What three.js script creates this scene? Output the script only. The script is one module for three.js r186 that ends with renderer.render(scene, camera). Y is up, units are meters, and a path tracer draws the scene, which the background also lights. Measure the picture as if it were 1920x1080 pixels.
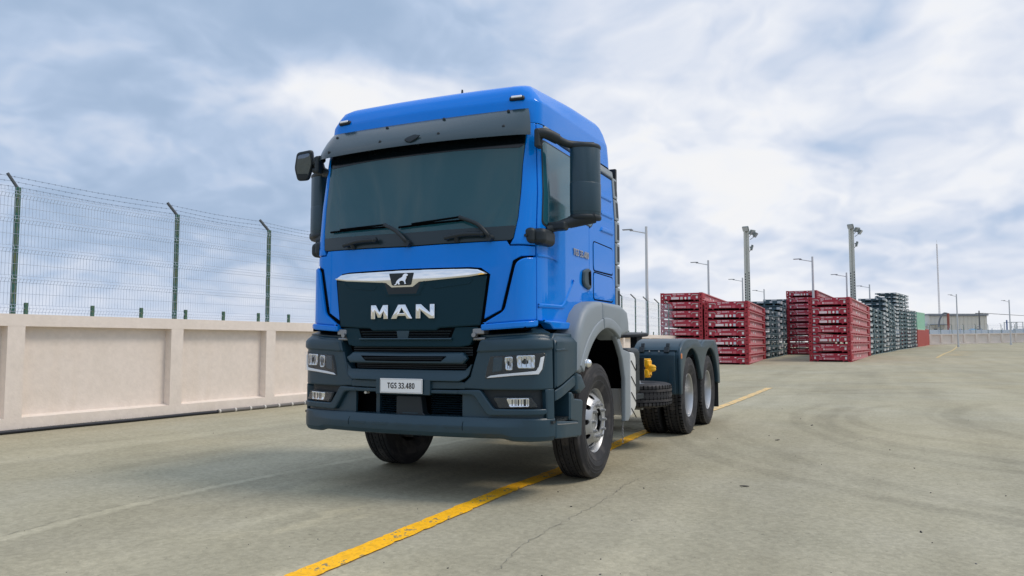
import * as THREE from 'three';
import { mergeGeometries, toCreasedNormals } from 'three/addons/utils/BufferGeometryUtils.js';
import { TessellateModifier } from 'three/addons/modifiers/TessellateModifier.js';
import { RoundedBoxGeometry } from 'three/addons/geometries/RoundedBoxGeometry.js';
import { TextGeometry } from 'three/addons/geometries/TextGeometry.js';
import { FontLoader } from 'three/addons/loaders/FontLoader.js';

// ---------------------------------------------------------------- camera, exposure
const scene = new THREE.Scene();
const camera = new THREE.PerspectiveCamera(41.11, 16 / 9, 0.1, 3000);
camera.position.set(0, 1.2685, 0);
camera.rotation.x = Math.atan(102.5 / 1440);
const renderer = new THREE.WebGLRenderer({ antialias: true });
renderer.toneMapping = THREE.LinearToneMapping;
renderer.toneMappingExposure = 1.2;
renderer.shadowMap.enabled = true;

// ---------------------------------------------------------------- noise
function hash(x, y, s) { let h = Math.imul(x | 0, 374761393) ^ Math.imul(y | 0, 668265263) ^ Math.imul(s | 0, 1274126177); h = Math.imul(h ^ (h >>> 13), 1274126177); h ^= h >>> 16; return (h >>> 0) / 4294967296; }
function vnoise(x, y, s = 0, per = 0) {
  const ix = Math.floor(x), iy = Math.floor(y), fx = x - ix, fy = y - iy, w = (n) => (per ? ((n % per) + per) % per : n);
  const a = fx * fx * (3 - 2 * fx), b = fy * fy * (3 - 2 * fy), x0 = w(ix), x1 = w(ix + 1), y0 = w(iy), y1 = w(iy + 1);
  const p = hash(x0, y0, s), q = hash(x1, y0, s), r = hash(x0, y1, s), t = hash(x1, y1, s);
  return (p + (q - p) * a) * (1 - b) + (r + (t - r) * a) * b;
}
function fbm(x, y, oct, s = 0, per = 0) { let v = 0, a = 0.5, n = 0; for (let i = 0; i < oct; i++) { v += a * vnoise(x, y, s + i * 17, per); n += a; x *= 2; y *= 2; per *= 2; a *= 0.5; } return v / n; }
let seed = 7;
const rnd = () => { seed = (seed + 0x6d2b79f5) | 0; let t = Math.imul(seed ^ (seed >>> 15), 1 | seed); t = (t + Math.imul(t ^ (t >>> 7), 61 | t)) ^ t; return ((t ^ (t >>> 14)) >>> 0) / 4294967296; };
const { clamp, smoothstep, lerp } = THREE.MathUtils, D2R = Math.PI / 180;

// ---------------------------------------------------------------- sky: a broken layer of cloud
{
  const W = 3072, H = 1536, data = new Float32Array(W * H * 4);
  // patches of thinner (+) and thicker (-) cloud: azimuth, elevation, half widths, amount
  const patches = [[-9, 16.5, 10, 2.6, 0.62], [-18, 17.3, 4.5, 1.5, 0.35], [-2, 14, 9, 3, 0.3], [14, 12.5, 8, 3, 0.22], [25, 14, 4.5, 1.3, -0.25], [31, 21, 5, 3, 0.2], [-28, 21, 14, 4.5, -0.24], [-12, 22.5, 11, 3, -0.2],
    [14, 8, 10, 1.2, -0.1], [28, 7, 8, 1.5, -0.12], [22, 17.5, 8, 2, 0.08], [5, 22, 8, 2.5, -0.05], [-27, 12, 8, 3, -0.08], [17, 10, 5, 1.6, 0.22], [60, 20, 14, 8, 0.2], [110, 30, 22, 12, -0.15], [-70, 25, 16, 9, 0.2], [-130, 18, 20, 6, -0.1], [170, 28, 18, 8, 0.15]];
  const stops = [[0, 0.27, 0.37, 0.52], [0.3, 0.39, 0.485, 0.64], [0.6, 0.575, 0.625, 0.725], [0.85, 0.72, 0.74, 0.785], [1, 0.765, 0.765, 0.77]];
  for (let j = 0; j < H; j++) {
    const el = ((j + 0.5) / H - 0.5) * Math.PI, sy = Math.sin(el), c = Math.cos(el), e = el / D2R;
    for (let i = 0; i < W; i++) {
      const ph = ((i + 0.5) / W - 0.5) * 2 * Math.PI, x = Math.cos(ph) * c, z = Math.sin(ph) * c, az = Math.atan2(x, -z) / D2R, o = (j * W + i) * 4;
      let t = 0.6;
      if (e > 0) {
        const k = 1 / (sy + 0.3), px = x * k * 2.4, pz = z * k * 2.4;
        const wx = fbm(px * 1.3 + 5, pz * 1.3, 4, 3) - 0.5, wz = fbm(px * 1.3, pz * 1.3 + 9, 4, 51) - 0.5;
        const n = fbm(px * 1.6 + wx * 1.5, pz * 1.6 + wz * 1.5, 7, 11) - 0.5, fine = fbm(px * 5 + wx * 4, pz * 5 + wz * 4, 6, 77) - 0.5, ridge = 0.5 - Math.abs(fbm(px * 3.2 + wz * 3, pz * 3.2 + wx * 3, 5, 131) - 0.5) * 4;
        t = 0.29 + 0.31 * smoothstep(az, -14, 10) * (1 - smoothstep(az, 80, 150)) + 0.3 * (1 - smoothstep(e, 0, 8));
        const ja = az + wx * 9, je = e + wz * 4.5;
        for (const [a, b, ra, rb, v] of patches) { let da = ja - a; if (da > 180) da -= 360; if (da < -180) da += 360; const q = (da / ra) ** 2 + ((je - b) / rb) ** 2; if (q < 6) t += v * Math.exp(-q); }
        const amp = 0.35 + 0.65 * smoothstep(e, 0, 6);
        t += (n * (0.85 - 0.2 * smoothstep(az, -8, 10)) + fine * 0.46 + 0.11 * ridge) * amp;
      } else t = 0.8;
      if (t < 0.22) t = 0.22 * Math.exp((t - 0.22) / 0.3); if (t > 0.85) t = 1 - 0.15 * Math.exp((0.85 - t) / 0.15);
      t = clamp(t, 0, 1);
      let s = 1; while (s < stops.length - 1 && t > stops[s][0]) s++;
      const A = stops[s - 1], B = stops[s], f = (t - A[0]) / (B[0] - A[0]), up = 1 + 0.6 * smoothstep(e, 25, 80);
      for (let q = 0; q < 3; q++) data[o + q] = e > -0.3 ? (A[q + 1] + (B[q + 1] - A[q + 1]) * f) * up : [0.36, 0.35, 0.32][q];
      data[o + 3] = 1;
    }
  }
  const sky = new THREE.DataTexture(data, W, H, THREE.RGBAFormat, THREE.FloatType);
  sky.mapping = THREE.EquirectangularReflectionMapping; sky.magFilter = sky.minFilter = THREE.LinearFilter; sky.colorSpace = THREE.LinearSRGBColorSpace; sky.needsUpdate = true;
  scene.background = sky; scene.environment = sky;
}
// ---------------------------------------------------------------- sun behind thin cloud: right, behind the truck, very soft
const sun = new THREE.DirectionalLight(0xfff1e0, 1.35);
sun.name = 'sun'; sun.position.set(56, 78, 8); sun.target.position.set(0, 0, 0); sun.castShadow = true; sun.shadow.radius = 34;
Object.assign(sun.shadow.camera, { left: -60, right: 60, top: 60, bottom: -60, near: 1, far: 260 }); sun.shadow.mapSize.set(4096, 4096);
scene.add(sun, sun.target);

// ---------------------------------------------------------------- materials
const M = {};
const std = (name, r, g, b, rough = 0.6, metal = 0, more = {}) => { const m = new THREE.MeshPhysicalMaterial({ roughness: rough, metalness: metal, ...more }); m.color.setRGB(r, g, b); m.name = name; return (M[name] = m); };
function noiseTex(size, fn, { srgb = true, rep = [1, 1] } = {}) {
  const d = new Uint8Array(size * size * 4);
  for (let y = 0; y < size; y++) for (let x = 0; x < size; x++) { const c = fn(x, y), o = (y * size + x) * 4; for (let k = 0; k < 3; k++) d[o + k] = clamp(Math.round((Array.isArray(c) ? c[k] : c) * 255), 0, 255); d[o + 3] = 255; }
  const t = new THREE.DataTexture(d, size, size); t.wrapS = t.wrapT = THREE.RepeatWrapping; t.magFilter = THREE.LinearFilter; t.minFilter = THREE.LinearMipmapLinearFilter; t.generateMipmaps = true;
  if (srgb) t.colorSpace = THREE.SRGBColorSpace; t.repeat.set(...rep); t.needsUpdate = true; return t;
}
const grain = noiseTex(256, (x, y) => 0.35 + 0.4 * fbm(x / 4, y / 4, 3, 5, 64) + 0.25 * hash(x, y, 3), { srgb: false, rep: [6, 6] });
std('blue_paint', 0.0, 0.208, 0.77, 0.45, 0, { specularIntensity: 0.05, clearcoat: 0.56, clearcoatRoughness: 0.015 });
std('dark_plastic', 0.015, 0.047, 0.07, 0.4, 0, { bumpMap: grain, bumpScale: 0.0004 });
std('shield_plastic', 0.004, 0.03, 0.046, 0.5, 0, { specularIntensity: 0.35 });
std('lit_grey_plastic', 0.245, 0.285, 0.315, 0.48, 0, { bumpMap: grain, bumpScale: 0.0004 });  // same plastic as the bumper, lightened for the light on the truck sides
std('black_plastic', 0.008, 0.016, 0.022, 0.55);
std('deep_black', 0.002, 0.0025, 0.0035, 1, 0, { specularIntensity: 0.1 });
std('chrome', 0.86, 0.87, 0.88, 0.06, 1);
std('lamp_silver', 0.72, 0.75, 0.77, 0.22, 0.9);
std('windscreen_glass', 0.05, 0.23, 0.29, 0.03, 0, { transmission: 0.66, thickness: 0, ior: 1.52 });
std('band_black', 0.003, 0.006, 0.008, 0.12);
std('tinted_glass', 0.02, 0.12, 0.17, 0.03, 0, { transmission: 0.15, thickness: 0, ior: 1.52 });
std('lamp_lens', 0.95, 0.97, 1, 0.02, 0, { transmission: 1, thickness: 0, ior: 1.45 });
std('visor_plastic', 0.02, 0.042, 0.05, 0.24, 0, { clearcoat: 0.4, clearcoatRoughness: 0.15 });
const dust = noiseTex(256, (x, y) => { const a = fbm(x / 32, y / 32, 5, 91, 8), d = smoothstep(a, 0.45, 0.75); return [lerp(0.5, 0.86, d), lerp(0.5, 0.82, d), lerp(0.52, 0.78, d)]; }, { rep: [3, 2] });
std('tyre_rubber', 0.075, 0.077, 0.085, 0.72, 0, { map: dust, bumpMap: grain, bumpScale: 0.0005 });
std('silver_steel', 0.46, 0.47, 0.48, 0.4, 0.7);
std('dull_steel', 0.3, 0.31, 0.32, 0.45, 0.8);
std('frame_black', 0.016, 0.018, 0.02, 0.6);
std('white_sheet', 0.72, 0.73, 0.72, 0.4, 0.2);
std('white_plastic', 0.85, 0.86, 0.86, 0.35);
std('amber', 0.75, 0.2, 0.015, 0.3, 0, { clearcoat: 0.6 });
std('yellow_plastic', 0.95, 0.5, 0.012, 0.4);
std('interior', 0.03, 0.036, 0.04, 0.8);
std('slot_dark', 0.006, 0.012, 0.018, 0.7);
std('ink', 0.012, 0.012, 0.014, 0.5);

// ---------------------------------------------------------------- naming
const taken = {};
function numbered(n) { const k = taken[n] ?? 0; taken[n] = k + 1; return k ? `${n}_${String(k).padStart(3, '0')}` : n; }
function tag(o, label, category, group, kind) { const u = o.userData; if (label) u.label = label; if (category) u.category = category; if (group) u.group = group; if (kind) u.kind = kind; return o; }
function thing(name, label, category, pos = [0, 0, 0], turn = 0, group) { const o = new THREE.Group(); o.name = numbered(name); o.position.set(...pos); o.rotation.y = turn; scene.add(o); return tag(o, label, category, group); }
function mesh(name, geo, mat, parent) {
  const g = Array.isArray(geo) ? merge(geo) : geo, m = new THREE.Mesh(g, mat); m.name = parent ? name : numbered(name); m.castShadow = m.receiveShadow = true; (parent ?? scene).add(m); return m;
}
function dup(root, name, pos, turn, label, group) { const r = root.clone(); r.name = numbered(name); r.userData = { ...root.userData }; r.position.set(...pos); r.rotation.y = turn; scene.add(r); return tag(r, label, null, group); }
function merge(list) {
  return mergeGeometries(list.map((g) => { const h = g.index ? g.toNonIndexed() : g.clone(); for (const k of Object.keys(h.attributes)) if (!['position', 'normal', 'uv'].includes(k)) h.deleteAttribute(k); if (!h.attributes.uv) h.setAttribute('uv', new THREE.BufferAttribute(new Float32Array(h.attributes.position.count * 2), 2)); if (!h.attributes.normal) h.computeVertexNormals(); h.morphAttributes = {}; return h; }));
}
// ---------------------------------------------------------------- shape helpers
const V = (x, y, z) => new THREE.Vector3(x, y, z);
const box = (w, h, d, x = 0, y = 0, z = 0) => new THREE.BoxGeometry(w, h, d).translate(x, y, z);
const rbox = (w, h, d, r, x = 0, y = 0, z = 0, seg = 2) => new RoundedBoxGeometry(w, h, d, seg, Math.min(r, w / 2.01, h / 2.01, d / 2.01)).translate(x, y, z);
const cyl = (r0, r1, h, x = 0, y = 0, z = 0, axis = 'y', n = 20) => { const g = new THREE.CylinderGeometry(r1, r0, h, n); if (axis === 'x') g.rotateZ(-Math.PI / 2); if (axis === 'z') g.rotateX(Math.PI / 2); return g.translate(x, y, z); };
const tube = (pts, r, n = 8, seg = 0) => new THREE.TubeGeometry(new THREE.CatmullRomCurve3(pts.map((p) => V(...p)), false, 'centripetal'), seg || pts.length * 6, r, n, false);
function bar(a, b, r, n = 6, r2) { const A = V(...a), B = V(...b), d = B.clone().sub(A), g = new THREE.CylinderGeometry(r2 ?? r, r, d.length(), n); g.applyQuaternion(new THREE.Quaternion().setFromUnitVectors(V(0, 1, 0), d.normalize())); return g.translate((A.x + B.x) / 2, (A.y + B.y) / 2, (A.z + B.z) / 2); }
const shapeOf = (pts, holes = []) => { const s = new THREE.Shape(pts.map(([x, y]) => new THREE.Vector2(x, y))); for (const h of holes) s.holes.push(new THREE.Path(h.map(([x, y]) => new THREE.Vector2(x, y)))); return s; };
function extrude(pts, depth, bevel = 0, holes = [], seg = 2) { return new THREE.ExtrudeGeometry(shapeOf(pts, holes), { depth: Math.max(depth - 2 * bevel, 1e-4), bevelEnabled: bevel > 0, bevelSize: bevel, bevelThickness: bevel, bevelOffset: -bevel, bevelSegments: seg, curveSegments: 8 }).translate(0, 0, bevel); }
// extrusion whose shape lies in the (z, y) plane and grows from x0 to x1
function sideExtrude(pts, x0, x1, bevel = 0, holes = [], seg = 3) { const g = extrude(pts.map(([z, y]) => [-z, y]), x1 - x0, bevel, holes.map((h) => h.map(([z, y]) => [-z, y])), seg); return toCreasedNormals(g.rotateY(Math.PI / 2).translate(x0, 0, 0), 0.7); }
const mirrorX = (g) => { const h = (g.index ? g.toNonIndexed() : g.clone()).scale(-1, 1, 1), n = h.attributes.normal, p = h.attributes.position, u = h.attributes.uv; for (const a of [n, p, u]) if (a) for (let i = 0; i < a.count; i += 3) for (let c = 0; c < a.itemSize; c++) { const t = a.getComponent(i, c); a.setComponent(i, c, a.getComponent(i + 2, c)); a.setComponent(i + 2, c, t); } return h; };
function round(poly, r, n = 4) { // rounded corners
  const out = [], N = poly.length, R = Array.isArray(r) ? r : poly.map(() => r);
  for (let i = 0; i < N; i++) {
    const p = poly[(i + N - 1) % N], c = poly[i], q = poly[(i + 1) % N], a = [p[0] - c[0], p[1] - c[1]], b = [q[0] - c[0], q[1] - c[1]], la = Math.hypot(...a), lb = Math.hypot(...b), d = Math.min(R[i], la * 0.45, lb * 0.45);
    if (d < 1e-4) { out.push(c); continue; }
    const A = [c[0] + a[0] / la * d, c[1] + a[1] / la * d], B = [c[0] + b[0] / lb * d, c[1] + b[1] / lb * d];
    for (let k = 0; k <= n; k++) { const t = k / n; out.push([0, 1].map((j) => (1 - t) ** 2 * A[j] + 2 * t * (1 - t) * c[j] + t * t * B[j])); }
  }
  return out;
}
const sym = (half) => [...half, ...half.slice().reverse().filter(([x]) => Math.abs(x) > 1e-6).map(([x, y]) => [-x, y])];
const flip = (poly) => poly.map(([x, y]) => [-x, y]).reverse();

// A curved body: plan outline (front bow, corner, straight side) whose half width and nose vary with height. u runs along the outline from the nose.
function makeSurf(w, zc, k, xc, z0, Ws, Zs) {
  const pts = []; for (let i = 0; i <= 59; i++) { const x = (xc * i) / 59; pts.push([x, zc - k * x * x]); }
  const p0 = pts[59], p1 = [p0[0] + (w - xc) * 0.6, p0[1] - 2 * k * xc * (w - xc) * 0.6], p2 = [w, z0 + (p0[1] - z0) * 0.55], p3 = [w, z0];
  for (let i = 1; i <= 40; i++) { const t = i / 40, a = (1 - t) ** 3, b = 3 * (1 - t) ** 2 * t, c = 3 * (1 - t) * t * t, d = t ** 3; pts.push([0, 1].map((j) => a * p0[j] + b * p1[j] + c * p2[j] + d * p3[j])); }
  pts.push([w, z0 - 4]);
  const s = [0]; for (let i = 1; i < pts.length; i++) s.push(s[i - 1] + Math.hypot(pts[i][0] - pts[i - 1][0], pts[i][1] - pts[i - 1][1]));
  const at = (y, [ys, vs]) => { if (y <= ys[0]) return vs[0]; for (let i = 1; i < ys.length; i++) if (y <= ys[i]) return lerp(vs[i - 1], vs[i], (y - ys[i - 1]) / (ys[i] - ys[i - 1])); return vs[vs.length - 1]; };
  const P = (u, y) => {
    const a = Math.abs(u); let i = 1, hi = s.length - 1; while (i < hi) { const m = (i + hi) >> 1; if (s[m] < a) i = m + 1; else hi = m; }
    const f = (a - s[i - 1]) / (s[i] - s[i - 1]); let x = lerp(pts[i - 1][0], pts[i][0], f), z = lerp(pts[i - 1][1], pts[i][1], f);
    x *= at(y, Ws) / w; if (z > z0) z = z0 + (z - z0) * (at(y, Zs) - z0) / (zc - z0);
    return V(u < 0 ? -x : x, y, z);
  };
  const N = (u, y) => { const d = 4e-3, a = P(u + d, y).sub(P(u - d, y)), b = P(u, y + d).sub(P(u, y - d)); return a.cross(b).normalize(); };
  return { P, N };
}
const plane = (z = 0) => ({ P: (u, y) => V(u, y, z), N: () => V(0, 0, 1) });
// a plate cut to an outline on such a body: proud by off, edges rolled by bevel, turned in by thick
function patch(S, poly, { off = 0, thick = 0.04, bevel = 0.005, cell = 0.045 } = {}) {
  const offAt = typeof off === 'function' ? off : () => off;
  let area = 0; poly.forEach((p, i) => { const q = poly[(i + 1) % poly.length]; area += p[0] * q[1] - q[0] * p[1]; });
  if (area < 0) poly = poly.slice().reverse();
  const out = []; poly.forEach((p, i) => { const q = poly[(i + 1) % poly.length], L = Math.hypot(q[0] - p[0], q[1] - p[1]), n = Math.max(1, Math.ceil(L / cell)); if (L > 1e-5) for (let k = 0; k < n; k++) out.push([lerp(p[0], q[0], k / n), lerp(p[1], q[1], k / n)]); });
  const n = out.length, en = out.map((p, i) => { const q = out[(i + 1) % n], l = Math.hypot(q[0] - p[0], q[1] - p[1]); return [(q[1] - p[1]) / l, -(q[0] - p[0]) / l]; });
  const vn = out.map((p, i) => { const a = en[(i + n - 1) % n], b = en[i], d = Math.max(0.35, 1 + a[0] * b[0] + a[1] * b[1]); return [(a[0] + b[0]) / d, (a[1] + b[1]) / d]; });
  const inn = out.map((p, i) => [p[0] - vn[i][0] * bevel, p[1] - vn[i][1] * bevel]);
  const pos = [], nor = [], uv = [];
  const Q = (u, y, o = 0) => S.P(u, y).addScaledVector(S.N(u, y), offAt(u, y) + o);
  const Nn = typeof off === 'function' ? (u, y) => { const d = 4e-3; return Q(u + d, y).sub(Q(u - d, y)).cross(Q(u, y + d).sub(Q(u, y - d))).normalize(); } : S.N;
  const put = (p, m, a) => { pos.push(p.x, p.y, p.z); nor.push(m.x, m.y, m.z); uv.push(a[0], a[1]); };
  const clip = (pl, ax, v, s) => { const r = []; for (let i = 0; i < pl.length; i++) { const a = pl[i], b = pl[(i + 1) % pl.length], da = (a[ax] - v) * s, db = (b[ax] - v) * s; if (da >= 0) r.push(a); if ((da > 0 && db < 0) || (da < 0 && db > 0)) { const t = da / (da - db); r.push([a[0] + (b[0] - a[0]) * t, a[1] + (b[1] - a[1]) * t]); } } return r; };
  const us = inn.map((p) => p[0]), ys = inn.map((p) => p[1]), u0 = Math.min(...us), u1 = Math.max(...us), y0 = Math.min(...ys), y1 = Math.max(...ys);
  const nu = Math.max(1, Math.ceil((u1 - u0) / cell)), ny = Math.max(1, Math.ceil((y1 - y0) / cell));
  for (let i = 0; i < nu; i++) {
    const strip = clip(clip(inn, 0, u0 + ((u1 - u0) * i) / nu, 1), 0, u0 + ((u1 - u0) * (i + 1)) / nu, -1); if (strip.length < 3) continue;
    for (let j = 0; j < ny; j++) {
      let c = clip(clip(strip, 1, y0 + ((y1 - y0) * j) / ny, 1), 1, y0 + ((y1 - y0) * (j + 1)) / ny, -1);
      c = c.filter((p, k) => { const q = c[(k + 1) % c.length]; return Math.hypot(p[0] - q[0], p[1] - q[1]) > 1e-6; }); if (c.length < 3) continue;
      const v2 = c.map((p) => new THREE.Vector2(p[0], p[1]));
      for (const f of THREE.ShapeUtils.triangulateShape(v2, [])) {
        const [a, b, d] = f.map((k) => c[k]), ar = (b[0] - a[0]) * (d[1] - a[1]) - (b[1] - a[1]) * (d[0] - a[0]); if (Math.abs(ar) < 1e-10) continue;
        for (const p of ar > 0 ? [a, b, d] : [a, d, b]) put(Q(p[0], p[1]), Nn(p[0], p[1]), p);
      }
    }
  }
  const side = (i) => { const p = out[i], v = vn[i], d = 1e-3, a = S.P(p[0] + v[0] * d, p[1] + v[1] * d).sub(S.P(p[0] - v[0] * d, p[1] - v[1] * d)).normalize(); return a; };
  for (let i = 0; i < n; i++) {
    const j = (i + 1) % n, P = out[i], R = out[j], p = inn[i], r = inn[j], sd = side(i), se = side(j), Ni = Nn(...p), Nj = Nn(...r), mi = Ni.clone().add(sd).normalize(), mj = Nj.clone().add(se).normalize();
    if (bevel > 0) { const A = Q(...p), B = Q(...r), C = Q(P[0], P[1], -bevel), D = Q(R[0], R[1], -bevel); for (const [q, m, t] of [[A, Ni, p], [C, mi, P], [D, mj, R], [A, Ni, p], [D, mj, R], [B, Nj, r]]) put(q, m, t); }
    if (thick > 0) { const C = Q(P[0], P[1], -bevel), D = Q(R[0], R[1], -bevel), E = Q(P[0], P[1], -bevel - thick), F = Q(R[0], R[1], -bevel - thick); for (const [q, m, t] of [[C, sd, P], [E, sd, P], [F, se, R], [C, sd, P], [F, se, R], [D, se, R]]) put(q, m, t); }
  }
  const g = new THREE.BufferGeometry(); g.setAttribute('position', new THREE.Float32BufferAttribute(pos, 3)); g.setAttribute('normal', new THREE.Float32BufferAttribute(nor, 3)); g.setAttribute('uv', new THREE.Float32BufferAttribute(uv, 2)); return g;
}
// a profile [[y, off], ...] drawn along such a body from u0 to u1
function sweep(S, u0, u1, profile, nu = 48, crease = 0.6) {
  const prof = typeof profile === 'function' ? profile : () => profile, pos = [], uv = [], q = (i, k) => { const u = u0 + ((u1 - u0) * i) / nu, [y, o] = prof(u)[k]; return S.P(u, y).addScaledVector(S.N(u, 1.0), o); };
  for (let i = 0; i < nu; i++) for (let k = 0; k < prof(0).length - 1; k++) { const a = q(i, k), b = q(i + 1, k), c = q(i + 1, k + 1), d = q(i, k + 1); for (const [p, s, t] of [[a, 0, 0], [b, 1, 0], [c, 1, 1], [a, 0, 0], [c, 1, 1], [d, 0, 1]]) { pos.push(p.x, p.y, p.z); uv.push((i + s) * 0.1, (k + t) * 0.1); } }
  const g = new THREE.BufferGeometry(); g.setAttribute('position', new THREE.Float32BufferAttribute(pos, 3)); g.setAttribute('uv', new THREE.Float32BufferAttribute(uv, 2)); g.computeVertexNormals(); return toCreasedNormals(g, crease);
}
const lathe = (pts, n = 64) => new THREE.LatheGeometry(pts.map(([r, h]) => new THREE.Vector2(r, h)), n);
// a lathe whose axis is x; sharp profile corners stay sharp
const latheX = (pts, n = 64, crease = 0.5) => toCreasedNormals(lathe(pts, n).rotateZ(-Math.PI / 2), crease);
// ================================================================ SETTING
function groundY(x, z) { const D = -z, t = smoothstep(D, 60, 122); return 0.0118 * Math.max(0, Math.min(D, 130) - 41) + 0.026 * clamp(x - 68, -25, 14) * t; }
const polyDist = (x, z, pl) => { let b = 1e9; for (let i = 1; i < pl.length; i++) { const [ax, az] = pl[i - 1], [bx, bz] = pl[i], dx = bx - ax, dz = bz - az, t = clamp(((x - ax) * dx + (z - az) * dz) / (dx * dx + dz * dz), 0, 1), d = Math.hypot(x - ax - t * dx, z - az - t * dz); if (d < b) b = d; } return b; };
const smoothLine = (pl, n = 8) => new THREE.CatmullRomCurve3(pl.map(([x, z]) => V(x, 0, z)), false, 'centripetal').getPoints(pl.length * n).map((p) => [p.x, p.z]);
{
  // worn concrete-grey asphalt, tile of 3 m
  const S = 1024, P = 3;
  const asphalt = noiseTex(S, (x, y) => {
    const u = x / S, v = y / S, g = fbm(u * 96, v * 96, 3, 4, 96), big = fbm(u * 6, v * 6, 4, 9, 6), st = vnoise(u * 230, v * 230, 21, 230), sp = vnoise(u * 150, v * 150, 33, 150);
    let k = 0.83 + 0.13 * (g - 0.5) + 0.07 * (big - 0.5) + 0.07 * (hash(x, y, 8) - 0.5);
    if (st > 0.82) k += (st - 0.82) * 0.4; if (sp < 0.12) k -= (0.12 - sp) * 0.9;
    return [k * 1.01, k, k * (0.965 + 0.02 * (big - 0.5))];
  });
  asphalt.repeat.set(1 / P, 1 / P);
  const rough = noiseTex(512, (x, y) => { const u = x / 512, v = y / 512; return 0.2 + 0.45 * fbm(u * 110, v * 110, 2, 61, 110) + 0.25 * vnoise(u * 40, v * 40, 77, 40); }, { srgb: false, rep: [1 / 1.7, 1 / 1.7] });
  const m = std('asphalt', 0.565, 0.53, 0.415, 0.92, 0, { map: asphalt, bumpMap: rough, bumpScale: 0.006, vertexColors: true, specularIntensity: 0.1 });
  const step = (a, b, d0, grow) => { const r = [a]; let d = d0; while (r[r.length - 1] < b) { r.push(r[r.length - 1] + d); d *= grow; } return r; };
  const X = [...step(12, 1800, 0.25, 1.06).map((v) => -v).reverse(), ...step(-11.9, 10, 0.06, 1), ...step(10.08, 90, 0.12, 1.012), ...step(95, 1800, 8, 1.15)];
  const Z = [...step(1, 300, 0.5, 1.2).map((v) => v).reverse(), ...step(0.8, 3.4, 0.4, 1).map((v) => -v + 1), ...step(2.7, 19, 0.055, 1.0035).map((v) => -v), ...step(19.2, 130, 0.2, 1.012).map((v) => -v), ...step(134, 2000, 8, 1.15).map((v) => -v)];
  Z.sort((a, b) => b - a); X.sort((a, b) => a - b);
  const tracks = [
    [[[6.6, -16.2], [5.42, -14.49], [4.69, -12.8], [4.36, -11.53], [4.22, -10.26], [4.22, -9.2], [4.57, -8.23], [5.3, -7.2]], 0.13, 0.13], [[[6.6, -15.2], [5.77, -14], [5.12, -12.8], [4.77, -11.67], [4.69, -10.61], [4.8, -9.6], [5.41, -8.23], [6.2, -7.2]], 0.2, 0.15],
    [[[7.8, -15.8], [6.69, -14.72], [5.77, -13.16], [5.36, -11.75], [5.46, -10.73], [6, -9.4]], 0.14, 0.12], [[[9.8, -16], [8.72, -14.96], [7.72, -13.64], [7.22, -12.45], [6.88, -10.99], [6.9, -9.5]], 0.2, 0.14], [[[8.4, -15.4], [7.3, -13.6], [6.8, -12.2], [6.5, -10.8]], 0.1, 0.1],
    [[[3.8, -13.6], [3.28, -12.45], [3.04, -10.99], [3.06, -9.2], [3.19, -7.68], [3.47, -6.59], [4, -5.5]], 0.17, 0.12], [[[2.3, -11], [2.18, -10.26], [2.2, -8.85], [2.42, -7.82], [2.74, -7.08], [3.01, -6.41], [3.6, -5.5]], 0.15, 0.15], [[[2.6, -11], [2.55, -9.2], [2.75, -8], [3.1, -7]], 0.1, 0.08],
    [[[-6.4, -8.5], [-4.6, -11], [-3, -14]], 0.16, 0.06], [[[-5.2, -6.2], [-3.2, -9.3], [-1, -13.5]], 0.2, 0.07], [[[4, -18], [9, -19.5], [16, -19], [24, -17]], 0.3, 0.09], [[[5, -21], [11, -24], [19, -25], [30, -23]], 0.35, 0.08], [[[9, -30], [16, -33], [26, -34], [40, -32]], 0.5, 0.08], [[[6, -19.4], [12, -21.5], [20, -21.8]], 0.25, 0.07],
  ].map(([p, w, a]) => { const q = smoothLine(p); return [q, w, a, Math.min(...q.map((k) => k[0])) - 0.8, Math.max(...q.map((k) => k[0])) + 0.8, Math.min(...q.map((k) => k[1])) - 0.8, Math.max(...q.map((k) => k[1])) + 0.8]; });
  const seam = smoothLine([[-5.2, -1.6], [-4.2, -3.3], [-3.3, -5.06], [-3.14, -5.61], [-2.81, -6.52], [-2.34, -7.42], [-1.6, -8.65], [-0.4, -10.6], [1.2, -13.4], [3.2, -17]]);
  const seam2 = smoothLine([[-2.6, -4.2], [-1.95, -5.4], [-1.2, -6.6], [-0.4, -7.9]]);
  const pos = [], col = [], uv = [], idx = [], ca = Math.cos(25 * D2R), sa = Math.sin(25 * D2R);
  for (const z of Z) for (const x of X) {
    const y = groundY(x, z), al = x * sa - z * ca, ac = x * ca + z * sa;
    let k = 1, warm = 0;
    const b1 = fbm(x * 0.33 + 7, z * 0.33, 4, 2), b2 = fbm(x * 0.06, z * 0.06 + 4, 3, 14), st = fbm(ac * 1.5, al * 0.09, 4, 31), st2 = fbm(ac * 5, al * 0.4, 3, 36);
    k += 0.13 * (b1 - 0.5) + 0.13 * (b2 - 0.5) + 0.24 * (st - 0.5) + 0.14 * (st2 - 0.5); warm = 0.1 * (fbm(x * 0.5, z * 0.5 + 30, 3, 40) - 0.5);
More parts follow.
